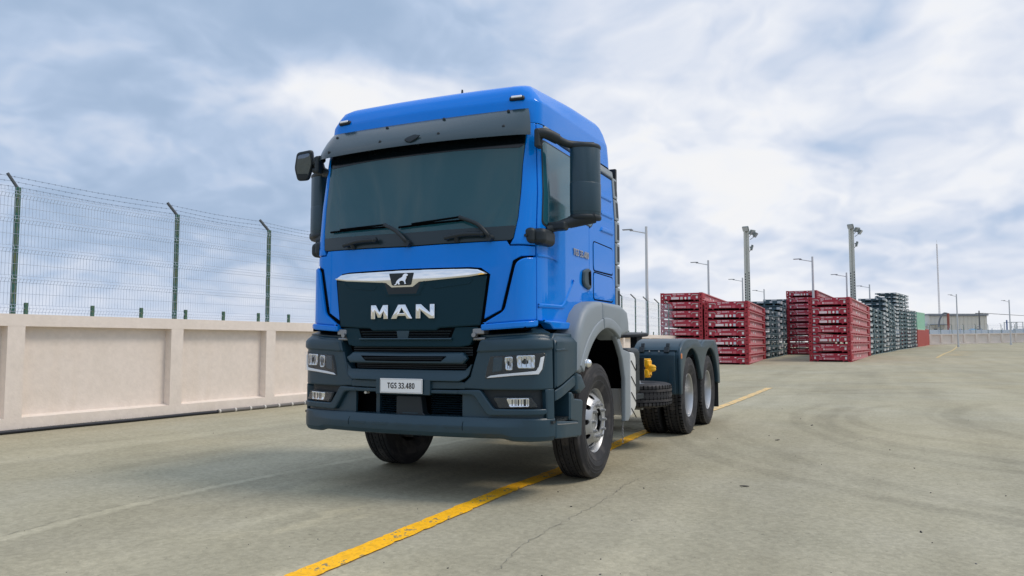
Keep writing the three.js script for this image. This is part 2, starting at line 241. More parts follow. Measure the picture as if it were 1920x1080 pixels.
    if (x > -12 && x < 45 && z > -40 && z < 2) {
      for (const [q, w, a, x0, x1, z0, z1] of tracks) if (x > x0 && x < x1 && z > z0 && z < z1) { const d = polyDist(x, z, q), e = d / (w * 0.8); if (e < 1.6) k -= 0.9 * a * (1 - smoothstep(e, 0.7, 1.5)) * (0.55 + 0.9 * vnoise(d * 22, al * 3, 5)) * (0.45 + 0.8 * fbm(x * 1.3, z * 1.3, 3, 19)); }
      const jit = 0.05 * (fbm(x * 3, z * 3, 3, 44) - 0.5), ds = polyDist(x + jit, z + jit, seam); if (ds < 0.6) { const right = ac - seam.reduce((m, p) => { const e = Math.hypot(p[0] - x, p[1] - z); return e < m[0] ? [e, p[0] * ca + p[1] * sa] : m; }, [1e9, 0])[1]; if (ds < 0.06) k += 0.15 * (0.5 + vnoise(al * 3, 1, 9)); else if (right > 0) k -= 0.09 * (1 - smoothstep(ds, 0.06, 0.5)) ; }
      const d2 = polyDist(x, z, seam2); if (d2 < 0.12) k += 0.1 * (1 - smoothstep(d2, 0.02, 0.12)) * vnoise(al * 2, 4, 3) * 1.6;
      const sc = smoothstep(fbm(ac * 2.2, al * 0.9, 5, 90), 0.56, 0.72) * Math.exp(-(((x + 1.1) / 1.5) ** 2 + ((z + 5.7) / 1.6) ** 2)); k += 0.36 * sc; warm += 0.05 * sc;
      const oil = smoothstep(fbm(x * 0.9, z * 0.9, 4, 66), 0.62, 0.75); k -= 0.05 * oil;
    }
    k = clamp(k, 0.55, 1.35); pos.push(x, y, z); uv.push(x, z); col.push(k * (1 + warm * 0.5), k, k * (1 - warm));
  }
  const nx = X.length; for (let j = 0; j < Z.length - 1; j++) for (let i = 0; i < nx - 1; i++) { const a = j * nx + i, b = a + 1, c = a + nx, d = c + 1; idx.push(a, b, d, a, d, c); }
  const g = new THREE.BufferGeometry(); g.setAttribute('position', new THREE.Float32BufferAttribute(pos, 3)); g.setAttribute('uv', new THREE.Float32BufferAttribute(uv, 2)); g.setAttribute('color', new THREE.Float32BufferAttribute(col, 3)); g.setIndex(idx); g.computeVertexNormals();
  const ground = tag(mesh('ground', g, m), 'worn grey asphalt yard with curved tyre marks', null, null, 'structure');
  // cracks: thin jagged dark slots in the asphalt
  const ribbon = (pl, w0, amp, y = 0.004, stepLen = 0.05) => {
    const c = new THREE.CatmullRomCurve3(pl.map(([x, z]) => V(x, 0, z))), n = Math.ceil(c.getLength() / stepLen), p = [], ix = [], uvs = [];
    for (let i = 0; i <= n; i++) { const q = c.getPointAt(i / n), t = c.getTangentAt(i / n), o = amp * (rnd() - 0.5), w = w0 * (0.25 + 1.1 * rnd()); for (const s of [-1, 1]) { const x = q.x - t.z * (o + s * w / 2), z = q.z + t.x * (o + s * w / 2); p.push(x, groundY(x, z) + y, z); uvs.push(x, z); } if (i) { const a = i * 2; ix.push(a - 2, a - 1, a + 1, a - 2, a + 1, a); } }
    const h = new THREE.BufferGeometry(); h.setAttribute('position', new THREE.Float32BufferAttribute(p, 3)); h.setAttribute('uv', new THREE.Float32BufferAttribute(uvs, 2)); h.setIndex(ix); h.computeVertexNormals(); return h;
  };
  const crackM = std('crack_dirt', 0.2, 0.19, 0.155, 0.95);
  mesh('crack', ribbon([[-0.09, -4.38], [0.08, -4.93], [0.33, -5.48], [0.62, -6.06], [0.86, -6.59], [1.07, -7.08], [1.6, -7.9]], 0.004, 0.04), crackM, ground);
  mesh('crack', ribbon([[3.9, -9.5], [4.5, -10.1], [5, -10.6]], 0.004, 0.06), crackM, ground);
  mesh('crack', ribbon([[-3.4, -5], [-3.2, -5.66], [-2.86, -6.55], [-2.4, -7.42], [-1.66, -8.65]], 0.0045, 0.03), crackM, ground);

  // painted lines
  const chips = noiseTex(512, (x, y) => {
    const u = x / 512, v = y / 512, w = fbm(u * 12, v * 12, 4, 7, 12), f = fbm(u * 60, v * 60, 3, 17, 60), c = smoothstep(w * 0.5 + f * 0.55, 0.67, 0.7), t = 0.9 + 0.2 * (f - 0.5) + 0.12 * (w - 0.5);
    return [lerp(t, 0.5, c), lerp(0.78 * t, 0.48, c), lerp(0.04 * t, 0.38, c)];
  });
  const chipsPale = noiseTex(512, (x, y) => { const u = x / 512, v = y / 512, w = fbm(u * 12, v * 12, 4, 7, 12), f = fbm(u * 60, v * 60, 3, 17, 60), c = smoothstep(w * 0.55 + f * 0.5, 0.56, 0.66), t = 0.93 + 0.15 * (f - 0.5); return [lerp(t, 0.68, c), lerp(0.87 * t, 0.67, c), lerp(0.6 * t, 0.6, c)]; });
  const line = (pl, w, pale, name, label, amp = 0.012) => {
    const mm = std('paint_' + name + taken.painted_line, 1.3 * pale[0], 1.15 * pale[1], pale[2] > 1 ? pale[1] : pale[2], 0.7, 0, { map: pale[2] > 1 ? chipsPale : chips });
    const c = new THREE.CatmullRomCurve3(pl.map(([x, z]) => V(x, 0, z))), L = c.getLength(), n = Math.ceil(L / 0.035), p = [], ix = [], uvs = [];
    for (let i = 0; i <= n; i++) { const q = c.getPointAt(i / n), t = c.getTangentAt(i / n), s = (i / n) * L; for (const e of [-1, 1]) { const k = e * (w / 2) + amp * (fbm(s * 9, e * 5, 3, 12) - 0.5) * 2.2 + (hash(i, e, 5) > 0.93 ? -e * amp * rnd() : 0), x = q.x - t.z * k, z = q.z + t.x * k; p.push(x, groundY(x, z) + 0.008, z); uvs.push(s * 0.8, (k / w) * 0.16); } if (i) { const a = i * 2; ix.push(a - 2, a - 1, a + 1, a - 2, a + 1, a); } }
    const h = new THREE.BufferGeometry(); h.setAttribute('position', new THREE.Float32BufferAttribute(p, 3)); h.setAttribute('uv', new THREE.Float32BufferAttribute(uvs, 2)); h.setIndex(ix); h.computeVertexNormals();
    return tag(mesh(name, h, mm), label, null, null, 'structure');
  };
  line([[-2.1, -2.3], [-1.14, -4.29], [-0.52, -5.655], [-0.05, -6.7], [0.465, -7.71], [1.665, -10.55], [1.95, -11.15], [3.0, -13.2]], 0.165, [1, 1, 1], 'painted_line', 'yellow painted line running under the truck');
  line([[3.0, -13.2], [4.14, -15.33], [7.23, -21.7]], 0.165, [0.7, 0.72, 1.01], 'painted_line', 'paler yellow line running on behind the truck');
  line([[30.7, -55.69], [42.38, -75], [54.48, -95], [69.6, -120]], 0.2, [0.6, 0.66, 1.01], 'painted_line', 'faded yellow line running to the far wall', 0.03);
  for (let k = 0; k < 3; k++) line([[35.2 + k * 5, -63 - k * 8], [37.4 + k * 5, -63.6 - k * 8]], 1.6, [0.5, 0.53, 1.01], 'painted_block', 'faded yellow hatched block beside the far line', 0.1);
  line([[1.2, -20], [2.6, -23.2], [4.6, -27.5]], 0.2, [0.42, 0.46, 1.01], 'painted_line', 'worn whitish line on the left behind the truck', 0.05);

  // small dark stones scattered over the asphalt
  const stone = new THREE.IcosahedronGeometry(1, 0), n = 220, inst = new THREE.InstancedMesh(stone, std('stone', 0.06, 0.058, 0.055, 0.9), n), mt = new THREE.Matrix4();
  for (let i = 0; i < n; i++) { const D = 3.5 + 28 * rnd() ** 1.8, x = (rnd() * 2 - 1) * 0.75 * D, s = 0.0025 + 0.006 * rnd() ** 3; mt.compose(V(x, groundY(x, -D) + s * 0.3, -D), new THREE.Quaternion().setFromEuler(new THREE.Euler(rnd() * 6, rnd() * 6, 0)), V(s * (1 + rnd()), s * 0.7, s)); inst.setMatrixAt(i, mt); inst.setColorAt(i, new THREE.Color().setScalar(0.5 + rnd() * (rnd() < 0.25 ? 5 : 0.8))); }
  inst.name = 'loose_stones'; tag(inst, 'small stones and crumbs scattered over the asphalt', 'stones', null, 'stuff'); scene.add(inst);
  // dry leaf-like litter on the right
  const lm = std('litter', 0.05, 0.045, 0.04, 0.9), lit = [[1400, 2.05, -6.88], [0, 3.45, -10.1], [0, 7.55, -11], [0, 6.9, -9.55], [0, 8.1, -9.4], [0, 2.62, -11.3], [0, 4.6, -11.9]];
  mesh('litter', lit.map(([, x, z], i) => new THREE.SphereGeometry(1, 6, 4).scale(0.045, 0.006, 0.008).rotateY(i * 0.7 - 0.3).translate(x, 0.008, z)), lm);
  tag(scene.children[scene.children.length - 1], 'dark scraps lying on the asphalt right of the truck', 'litter', null, 'stuff');
}

// ---------------------------------------------------------------- boundary wall and its fence (local x along the wall, +z towards the yard)
const plasterTex = noiseTex(512, (x, y) => { const u = x / 512, v = y / 512; const a = fbm(u * 5, v * 5, 5, 3, 5), b = fbm(u * 40, v * 40, 3, 8, 40), c = smoothstep(fbm(u * 9, v * 2 + 0.1, 4, 12, 9), 0.6, 0.8); return [0.94 + 0.05 * (a - 0.5) + 0.05 * (b - 0.5) - 0.01 * c, 0.935 + 0.05 * (a - 0.5) + 0.05 * (b - 0.5) - 0.013 * c, 0.92 + 0.06 * (a - 0.5) + 0.05 * (b - 0.5) - 0.018 * c]; });
const plasterBump = noiseTex(256, (x, y) => fbm(x / 5, y / 5, 4, 71, 51.2 | 0), { srgb: false, rep: [0.8, 0.8] });
plasterTex.repeat.set(0.4, 0.4);
std('cream_plaster', 0.92, 0.83, 0.765, 0.9, 0, { map: plasterTex, bumpMap: plasterBump, bumpScale: 0.0016 });
const metreBox = (w, h, d, x, y, z) => { const g = box(w, h, d, x, y, z), p = g.attributes.position, n = g.attributes.normal, u = g.attributes.uv; for (let i = 0; i < p.count; i++) { const a = Math.abs(n.getX(i)), b = Math.abs(n.getY(i)); u.setXY(i, a > 0.5 ? p.getZ(i) : p.getX(i), b > 0.5 ? p.getZ(i) : p.getY(i)); } return g; };
const wallRun = (name, label, pos, turn, pillars, x0, x1, H = 1.675, pw = 0.24) => {
  const t = thing(name, label, 'wall', pos, turn), sq = Math.max(0.01, 0.006);
  mesh('coping', metreBox(x1 - x0, 0.172, 0.42, (x0 + x1) / 2, H - 0.086, -0.21), M.cream_plaster, t);
  mesh('plinth', [metreBox(x1 - x0, 0.6, 0.42, (x0 + x1) / 2, -0.09, -0.21), sideExtrude([[-0.15, 0.2], [0, 0.2], [-0.15, 0.235]], 0, x1 - x0).translate(x0, 0, 0)], M.cream_plaster, t);
  let last = x0;
  for (const s of [...pillars, x1 + pw / 2]) {
    if (s < x1) mesh('pillar', metreBox(pw, H - 0.372, 0.42, s, (H - 0.172 + 0.2) / 2, -0.212), M.cream_plaster, t);
    const a = last, b = s - pw / 2; if (b - a > 0.05) mesh('wall_panel', metreBox(b - a, H - 0.372, 0.2, (a + b) / 2, (H - 0.172 + 0.2) / 2, -0.25), M.cream_plaster, t);
    last = s + pw / 2;
  }
  return t;
};
const rust = noiseTex(256, (x, y) => { const k = fbm(x / 9, y / 9, 5, 31, 0), e = fbm(x / 3, y / 14, 4, 37, 0), r = smoothstep(k, 0.47, 0.62), w = smoothstep(e, 0.68, 0.76); const a = [lerp(0.02, 0.45, r), lerp(0.36, 0.43, r), lerp(0.34, 0.25, r)]; return a.map((c) => lerp(c, 0.68, w)); });
std('green_post', 1, 1, 1, 0.6, 0.1, { map: rust }); std('dark_arm', 0.075, 0.08, 0.08, 0.55, 0.4);
std('mesh_wire', 0.5, 0.57, 0.68, 0.5, 0.2); std('barb_wire', 0.12, 0.15, 0.2, 0.5, 0.4);
// one bay of welded mesh with V folds: x from 0 to w, y from 0 to h
function meshBay(w, h, dense) {
  const folds = [0.08, 0.5, 0.93, 1.36, h - 0.07].filter((f) => f < h), prof = [[0, 0]]; for (const f of folds) prof.push([f - 0.05, 0], [f, 0.035], [f + 0.05, 0]); prof.push([h + 0.03, 0]);
  const list = [], r = dense ? 0.003 : 0.0016, n = Math.round(w / 0.05);
  for (let i = 0; i <= n; i++) { const x = (i / n) * w; for (let k = 1; k < prof.length; k++) list.push(bar([x, prof[k - 1][0], prof[k - 1][1]], [x, prof[k][0], prof[k][1]], r, dense ? 4 : 3)); }
  const rows = []; for (const f of folds) rows.push([f - 0.05, 0], [f, 0.035], [f + 0.05, 0]); for (let k = 1; k < folds.length; k++) rows.push([(folds[k - 1] + folds[k]) / 2, 0]);
  for (const [y, z] of rows) list.push(bar([0, y, z], [w, y, z], 0.003, 4));
  return merge(list);
}
function fenceRun(label, pos, turn, posts, H, hMesh, stubs = [], dense = true) {
  const t = thing('security_fence', label, 'fence', pos, turn), zc = -0.2, cache = new Map();
  const top = H + hMesh, postG = [rbox(0.06, hMesh + 0.06, 0.06, 0.006, 0, H + hMesh / 2 + 0.02, zc, 1)], armG = [bar([0, top + 0.03, zc], [-0.02, top + 0.27, zc - 0.24], 0.03, 4)];
  const pg = merge(postG), ag = merge(armG), sg = rbox(0.045, 0.17, 0.045, 0.004, 0, H + 0.085, zc + 0.06, 1);
  posts.forEach((s, i) => {
    const p = mesh('post', pg, M.green_post, t); p.position.x = s; const a = mesh('post_arm', ag, M.dark_arm, t); a.position.x = s;
    if (i) { const w = +(s - posts[i - 1]).toFixed(2); if (!cache.has(w)) cache.set(w, meshBay(w, hMesh, dense)); const m = mesh('mesh_panel', cache.get(w), M.mesh_wire, t); m.position.set(posts[i - 1], H + 0.01, zc + 0.035); }
  });
  for (let k = 0; k < 3; k++) {
    const f = 0.15 + 0.38 * k, list = [];
    for (let i = 1; i < posts.length; i++) { const a = [posts[i - 1] - 0.02 * f, top + 0.03 + 0.24 * f, zc - 0.24 * f - 0.03], b = [posts[i] - 0.02 * f, a[1], a[2]], mid = [(a[0] + b[0]) / 2, a[1] - 0.02 - 0.015 * rnd(), a[2]]; list.push(tube([a, mid, b], 0.0022, 4, 6)); const nb = dense ? Math.round((b[0] - a[0]) / 0.1) : 0; for (let j = 1; j < nb; j++) { const u = j / nb, x = lerp(a[0], b[0], u), y = a[1] - 4 * u * (1 - u) * (a[1] - mid[1]); list.push(bar([x - 0.006, y - 0.013, a[2]], [x + 0.006, y + 0.013, a[2]], 0.0018, 3), bar([x + 0.006, y - 0.01, a[2] + 0.008], [x - 0.004, y + 0.01, a[2] - 0.008], 0.0018, 3)); } }
    mesh('barbed_wire', list, M.barb_wire, t);
  }
  for (const s of stubs) { const q = mesh('short_post', sg, M.green_post, t); q.position.x = s; }
  return t;
}
{
  const A = [-7.0773, 0, -10.7332], t1 = 61.8 * D2R, pil = [-7, -4.6, -2.2, 0.16, 2.82, 4.97, 7.3, 9.7];
  wallRun('boundary_wall', 'low cream wall with recessed panels along the left side of the yard', A, t1, pil, -8, 9.6);
  fenceRun('welded mesh fence on green posts standing on the left wall, left of the truck', A, t1, [-4.5, -2.2, 0.2, 2.9, 5.05, 7.3, 9.6], 1.675, 1.79, [0.35, 1.36, 2.21, 3.08, 3.91, 4.76, 5.57, -0.6, -1.4, 6.4, 7.8, 8.6]);
  const B = [A[0] + 0.4725 * 9.6, 0, A[2] - 0.8813 * 9.6], t2 = 64.9 * D2R, n2 = 24; // the wall bends a little
  wallRun('boundary_wall', 'far stretch of cream wall seen behind the truck before the red racks', B, t2, [...Array(n2)].map((_, i) => 2.2 + i * 2.3), 0, 2.3 * n2);
  fenceRun('far stretch of mesh fence between the truck and the red racks', B, t2, [...Array(n2)].map((_, i) => 0.2 + i * 2.3), 1.675, 1.74, [...Array(n2 * 2)].map((_, i) => 1.1 + i * 1.15), false);
  // hose and pipe along the foot of the near wall
  const hose = std('hose_black', 0.014, 0.018, 0.026, 0.5), pipe = std('pipe_grey', 0.16, 0.15, 0.14, 0.6), cl = std('clamp_pale', 0.6, 0.58, 0.54, 0.6);
  const w = (s, z, y) => [A[0] + 0.4725 * s + 0.8813 * z, y, A[2] - 0.8813 * s + 0.4725 * z];
  const h = mesh('rubber_hose', tube([...Array(16)].map((_, i) => w(-5 + i * 0.58, 0.05 + 0.015 * Math.sin(i * 1.7) - (i > 13 ? 0.0 : 0), 0.03)), 0.028, 8, 90), hose); tag(h, 'black hose lying along the foot of the left wall', 'hose');
  const pp = thing('ground_pipe', 'grey pipe with pale clamps at the foot of the left wall', 'pipe'); mesh('pipe_run', tube([w(3.66, 0.06, 0.035), w(5, 0.06, 0.035), w(7, 0.05, 0.035), w(9, 0.05, 0.035)], 0.032, 8, 40), pipe, pp);
  for (let i = 0; i < 12; i++) { const s = 3.7 + i * 0.36; mesh('clamp', bar(w(s - 0.018, 0.06, 0.035), w(s + 0.018, 0.06, 0.035), 0.038, 10), cl, pp); }
  // dry weeds along the same foot
  const blade = new THREE.BufferGeometry(); blade.setAttribute('position', new THREE.Float32BufferAttribute([-0.0035, 0, 0, 0.0035, 0, 0, 0.0025, 0.6, 0.1, -0.0025, 0.6, 0.1, 0, 1, 0.35], 3)); blade.setIndex([0, 1, 2, 0, 2, 3, 3, 2, 4]); blade.computeVertexNormals();
  const n = 2600, im = new THREE.InstancedMesh(blade, std('weed', 0.2, 0.21, 0.12, 0.85, 0, { side: THREE.DoubleSide }), n), mt = new THREE.Matrix4();
  for (let i = 0; i < n; i++) { const s = -4 + rnd() * 7.6, q = fbm(s * 1.4, 3, 3, 5), p = w(s, 0.008 + rnd() * 0.03, 0), L = (0.02 + 0.07 * rnd()) * (0.3 + 1.2 * q); mt.compose(V(...p), new THREE.Quaternion().setFromEuler(new THREE.Euler((rnd() - 0.5) * 0.9, rnd() * 6.3, (rnd() - 0.5) * 0.9)), V(1, L, L)); im.setMatrixAt(i, mt); im.setColorAt(i, new THREE.Color().setScalar(0.6 + rnd() * 0.9)); }
  im.name = 'dry_weeds'; tag(im, 'dry weeds growing between the left wall and the black hose', 'weeds', null, 'stuff'); scene.add(im);
  // far wall
  const px = [66.9, 68.7, 70.5, 72.4, 74.3, 76.3, 78.4, 80.6, 82.8, 85, 87.2, 89.4], fy = groundY(72, -123) - 0.02;
  const FW = [0, fy, -123], ft = -1.4 * D2R;
  const f = wallRun('boundary_wall', 'distant cream panelled wall closing the yard on the right', [0, groundY(74, -123) - 0.05, -123], 0, px, 55, 92, 1.65, 0.3);
  f.rotation.z = 0.014; f.position.y = groundY(74, -123) - 0.04 - 74 * 0.014;
  const q = fenceRun('distant fence posts and wire on top of the far wall', [0, 0, -123], 0, [55, 57, 59, 61, 63, 65, ...px], 1.65, 1.3, [], false); q.rotation.z = 0.014; q.position.y = f.position.y;
}
// ================================================================ TRUCK (local: nose towards +z, its left side towards +x, origin under the front axle)
const font = await new FontLoader().loadAsync('fonts/droid/droid_sans_bold.typeface.json');
const TRUCK = thing('tractor_truck', 'blue three axle tractor truck with dark grey bumper parked on the yellow line', 'truck', [-0.2396, 0, -7.8409], -0.4321);
const T = (name, geo, mat, parent = TRUCK) => mesh(name, geo, mat, parent);
const both = (name, geo, mat, parent = TRUCK) => { const a = T(name, geo, mat, parent), g = a.geometry; T(name, mirrorX(g), mat, parent); return a; };
const CAB = makeSurf(1.12, 1.58, 0.145, 0.96, 1.12, [[0, 2.5, 3.0, 3.3], [1.12, 1.12, 1.09, 1.05]], [[0, 1.9, 2.1, 2.98, 3.3], [1.58, 1.58, 1.575, 1.41, 1.25]]);
const BMP = makeSurf(1.25, 1.575, 0.12, 1.06, 1.1, [[0, 3], [1.25, 1.25]], [[0, 3], [1.575, 1.575]]);
const WALLX = (x) => ({ P: (u, y) => V(x, y, -u), N: () => V(1, 0, 0) }); // flat side: u runs backwards
{
  const blue = M.blue_paint, dark = M.dark_plastic, blk = M.black_plastic, deep = M.deep_black;
  // ---- cab shell behind the panels
  T('cab_interior', [box(2.06, 0.1, 2.1, 0, 1.55, 0.25), box(2.06, 1.5, 0.06, 0, 2.35, -0.1), box(2.06, 0.06, 1.7, 0, 3.12, 0.35), sweep(CAB, -1.16, 1.16, [[2.02, -0.1], [1.4, -0.1]], 30), sweep(CAB, 1.16, 3.3, [[2.2, -0.09], [1.45, -0.09]], 24), sweep(CAB, -3.3, -1.16, [[2.2, -0.09], [1.45, -0.09]], 24), sweep(CAB, 1.0, 3.25, [[3.22, -0.03], [2.95, -0.03]], 30), sweep(CAB, -3.25, -1.0, [[3.22, -0.03], [2.95, -0.03]], 30), sweep(CAB, -1.1, 1.1, [[3.22, -0.04], [3.06, -0.04]], 30)], M.interior);
  T('dashboard', [rbox(2.0, 0.34, 0.42, 0.1, 0, 2.0, 1.18, 3), rbox(0.6, 0.18, 0.3, 0.06, 0.5, 2.16, 1.12, 3)], M.interior);
  const sw = T('steering_wheel', new THREE.TorusGeometry(0.225, 0.017, 10, 40).rotateX(-0.75).translate(0.62, 2.32, 1.0), std('wheel_grey', 0.28, 0.3, 0.31, 0.45)); T('spoke', [bar([0.42, 2.3, 1.0], [0.82, 2.3, 1.0], 0.015), cyl(0.06, 0.06, 0.04, 0.62, 2.31, 0.99, 'z')], M.wheel_grey, sw);
  for (const x of [-0.55, 0.6]) { const s = T('seat', [rbox(0.52, 0.16, 0.5, 0.06, x, 2.0, 0.5, 3), rbox(0.52, 0.75, 0.16, 0.07, x, 2.4, 0.22, 3), rbox(0.3, 0.22, 0.12, 0.05, x, 2.86, 0.2, 3)], std('seat_cloth' + x, 0.05, 0.055, 0.06, 0.9)); s.name = 'seat'; }

  // ---- front panel, pillars, glass
  T('hood_panel', patch(CAB, sym([[0, 2.068], [0.9, 2.088], [0.925, 2.047], [1.155, 2.047], [1.155, 1.972], [1.02, 1.962], [0.955, 1.925], [0.858, 1.53], [0.71, 1.455], [0.698, 1.407], [0, 1.407]]), { bevel: 0.006, thick: 0.05 }), blue);
  const pil = [[0.93, 2.058], [1.155, 2.058], [1.155, 3.098], [1.052, 3.098], [1.044, 2.98], [1.012, 2.72], [0.999, 2.52], [0.986, 2.28], [0.958, 2.11]];
  for (const s of [1, -1]) T('front_pillar', patch(CAB, s > 0 ? pil : flip(pil), { bevel: 0.007, off: 0.004 }), blue);
  T('windscreen', patch(CAB, sym([[0, 2.08], [0.93, 2.098], [0.953, 2.112], [0.981, 2.28], [0.994, 2.52], [1.007, 2.72], [1.039, 2.98], [1.046, 3.098], [0, 3.098]]), { bevel: 0.002, thick: 0, off: -0.004, cell: 0.06 }), M.windscreen_glass);
  T('wiper_cowl', patch(CAB, sym([[0, 2.076], [0.93, 2.094], [0.952, 2.11], [0.966, 2.213], [0.72, 2.205], [0, 2.19]]), { bevel: 0.002, thick: 0.004, off: 0.001, cell: 0.06 }), std('cowl_black', 0.012, 0.026, 0.034, 0.3));
  T('windscreen_band', patch(CAB, sym([[0, 2.882], [0.5, 2.884], [0.98, 2.872], [1.026, 2.9], [1.036, 2.98], [1.042, 3.09], [0, 3.09]]), { bevel: 0.001, thick: 0, off: 0.0, cell: 0.06 }), M.band_black);
  T('windscreen_header', patch(CAB, sym([[0, 2.97], [1.03, 2.93], [1.046, 3.098], [0, 3.098]]), { bevel: 0, thick: 0, off: -0.012, cell: 0.06 }), deep);
  T('sun_blind', patch(CAB, sym([[0, 2.86], [0.98, 2.83], [0.985, 3.09], [0, 3.09]]), { bevel: 0, thick: 0.01, off: -0.06, cell: 0.1 }), deep);

  // ---- grille shield, badge bar
  T('grille_gap', patch(CAB, sym([[0, 1.884], [0.6, 1.88], [0.692, 1.872], [0.768, 1.818], [0.71, 1.395], [0, 1.395]]), { bevel: 0.002, thick: 0, off: 0.003 }), deep);
  const shM = M.shield_plastic, sh = T('grille_shield', patch(CAB, sym([[0, 1.83], [0.742, 1.808], [0.69, 1.408], [0.338, 1.388], [0.31, 1.369], [0, 1.369]]), { bevel: 0.012, off: 0.024, thick: 0.05, cell: 0.04 }), shM);
  T('badge_recess', patch(CAB, sym([[0, 1.80], [0.235, 1.79], [0.165, 1.655], [0, 1.655]]), { bevel: 0.012, thick: 0.01, off: 0.033 }), shM, sh);
  T('badge_recess', patch(CAB, sym([[0, 1.79], [0.185, 1.78], [0.135, 1.672], [0, 1.672]]), { bevel: 0.003, thick: 0, off: 0.035 }), blk, sh);
  for (const s of [1, -1]) { const p = [[0.26, 1.735], [0.3, 1.708], [0.6, 1.742], [0.64, 1.786], [0.625, 1.788], [0.592, 1.752], [0.3, 1.718], [0.27, 1.744]]; T('crease', patch(CAB, s > 0 ? p : flip(p), { bevel: 0.004, thick: 0, off: 0.029, cell: 0.03 }), shM, sh); }
  const chromeHalf = [[0, 1.868], [0.59, 1.864], [0.672, 1.857], [0.752, 1.822], [0.6, 1.8], [0.2, 1.772], [0.16, 1.764], [0.105, 1.722], [0, 1.722]];
  const bar0 = T('chrome_bar', patch(CAB, sym(chromeHalf), { bevel: 0.013, thick: 0.03, cell: 0.03, off: (u, y) => 0.034 + 0.012 * Math.cos(((y - 1.835) / 0.12) * 1.2) }), M.chrome);
  T('badge_plate', patch(CAB, sym([[0, 1.846], [0.115, 1.846], [0.118, 1.838], [0.092, 1.75], [0.08, 1.743], [0, 1.743]]), { bevel: 0.002, thick: 0.01, off: 0.05, cell: 0.03 }), blk, bar0);
  const lion = [[925, 322], [935, 320], [943, 312], [946, 298], [956, 284], [972, 270], [990, 261], [1004, 252], [1008, 240], [1018, 228], [1030, 224], [1044, 226], [1056, 236], [1050, 247], [1041, 250], [1043, 262], [1036, 277], [1031, 290], [1034, 308], [1040, 318], [1024, 320], [1021, 302], [1013, 291], [995, 288], [980, 293], [975, 304], [984, 321], [964, 322], [960, 308], [952, 317], [948, 325], [930, 327]].map(([a, b]) => [(a - 988) / 4.909 * 0.00508, 1.842 - (b - 222) / 4.909 * 0.0045]);
  T('lion_emblem', patch(CAB, lion, { bevel: 0.0015, thick: 0.004, off: 0.058, cell: 0.02 }), M.chrome, bar0);
  const LET = { M: [[[0, 0], [0, 1], [0.29, 1], [0.5, 0.5], [0.71, 1], [1, 1], [1, 0], [0.75, 0], [0.75, 0.6], [0.59, 0.1], [0.41, 0.1], [0.25, 0.6], [0.25, 0]], []], A: [[[0, 0], [0.33, 1], [0.67, 1], [1, 0], [0.74, 0], [0.68, 0.2], [0.32, 0.2], [0.26, 0]], [[[0.39, 0.4], [0.61, 0.4], [0.5, 0.76]]]], N: [[[0, 0], [0, 1], [0.28, 1], [0.75, 0.42], [0.75, 1], [1, 1], [1, 0], [0.72, 0], [0.25, 0.58], [0.25, 0]], []] };
  for (const [c, u0, w] of [['M', -0.308, 0.178], ['A', -0.1, 0.208], ['N', 0.137, 0.172]]) {
    const [o, h] = LET[c], f = (p) => p.map(([x, y]) => [x * w, y * 0.118]), g = toCreasedNormals(extrude(f(o), 0.02, 0.004, h.map(f)), 0.4), u = u0 + w / 2, P = CAB.P(u, 1.466), N = CAB.N(u, 1.52);
    g.translate(-w / 2, 0, 0).rotateY(Math.atan2(N.x, N.z)).translate(P.x + N.x * 0.024, P.y, P.z + N.z * 0.024); T('chrome_letter', g, M.chrome, sh);
  }
  // ---- lower front under the shield
  T('lower_grille', patch(CAB, sym([[0, 1.372], [0.31, 1.372], [0.345, 1.39], [0.672, 1.402], [0.6, 1.25], [0.52, 1.235], [0, 1.235]]), { bevel: 0.01, thick: 0.12, off: 0.006 }), M.shield_plastic);
  T('grille_opening', patch(CAB, sym([[0, 1.375], [0.31, 1.374], [0.345, 1.388], [0.475, 1.39], [0.442, 1.312], [0.4, 1.302], [0, 1.302]]), { bevel: 0.001, thick: 0, off: 0.0075 }), deep);
  for (let k = 0; k < 3; k++) T('grille_slat', sweep(CAB, -0.42 - 0.012 * k, 0.42 + 0.012 * k, [[1.324 + k * 0.022, 0.008], [1.32 + k * 0.022, 0.016], [1.313 + k * 0.022, 0.008]], 24), blk);
  T('grille_divider', patch(CAB, sym([[0, 1.368], [0.062, 1.368], [0.05, 1.304], [0, 1.304]]), { bevel: 0.004, thick: 0.01, off: 0.018 }), dark);
  T('grille_lip', sweep(CAB, -0.45, 0.45, [[1.306, 0.008], [1.306, 0.026], [1.298, 0.03], [1.288, 0.02], [1.285, 0.006]], 30), dark);
  T('dark_gap_liner', [sweep(CAB, -1.2, 1.2, [[1.48, -0.12], [1.0, -0.12]], 40), sweep(BMP, -1.3, 1.3, [[1.34, -0.16], [0.54, -0.16]], 50), box(2.1, 0.06, 1.0, 0, 1.4, 0.95)], deep);  // black sheets behind the front gaps, standing in for their shade
  for (const x of [-0.66, 0.66]) T('hinge_bracket', [rbox(0.12, 0.05, 0.1, 0.01, x, 1.36, 1.48), cyl(0.018, 0.018, 0.05, x * 0.97, 1.33, 1.53, 'z'), cyl(0.014, 0.014, 0.12, x, 1.3, 1.5, 'x'), box(0.03, 0.14, 0.04, x * 1.06, 1.33, 1.44)], M.dull_steel);

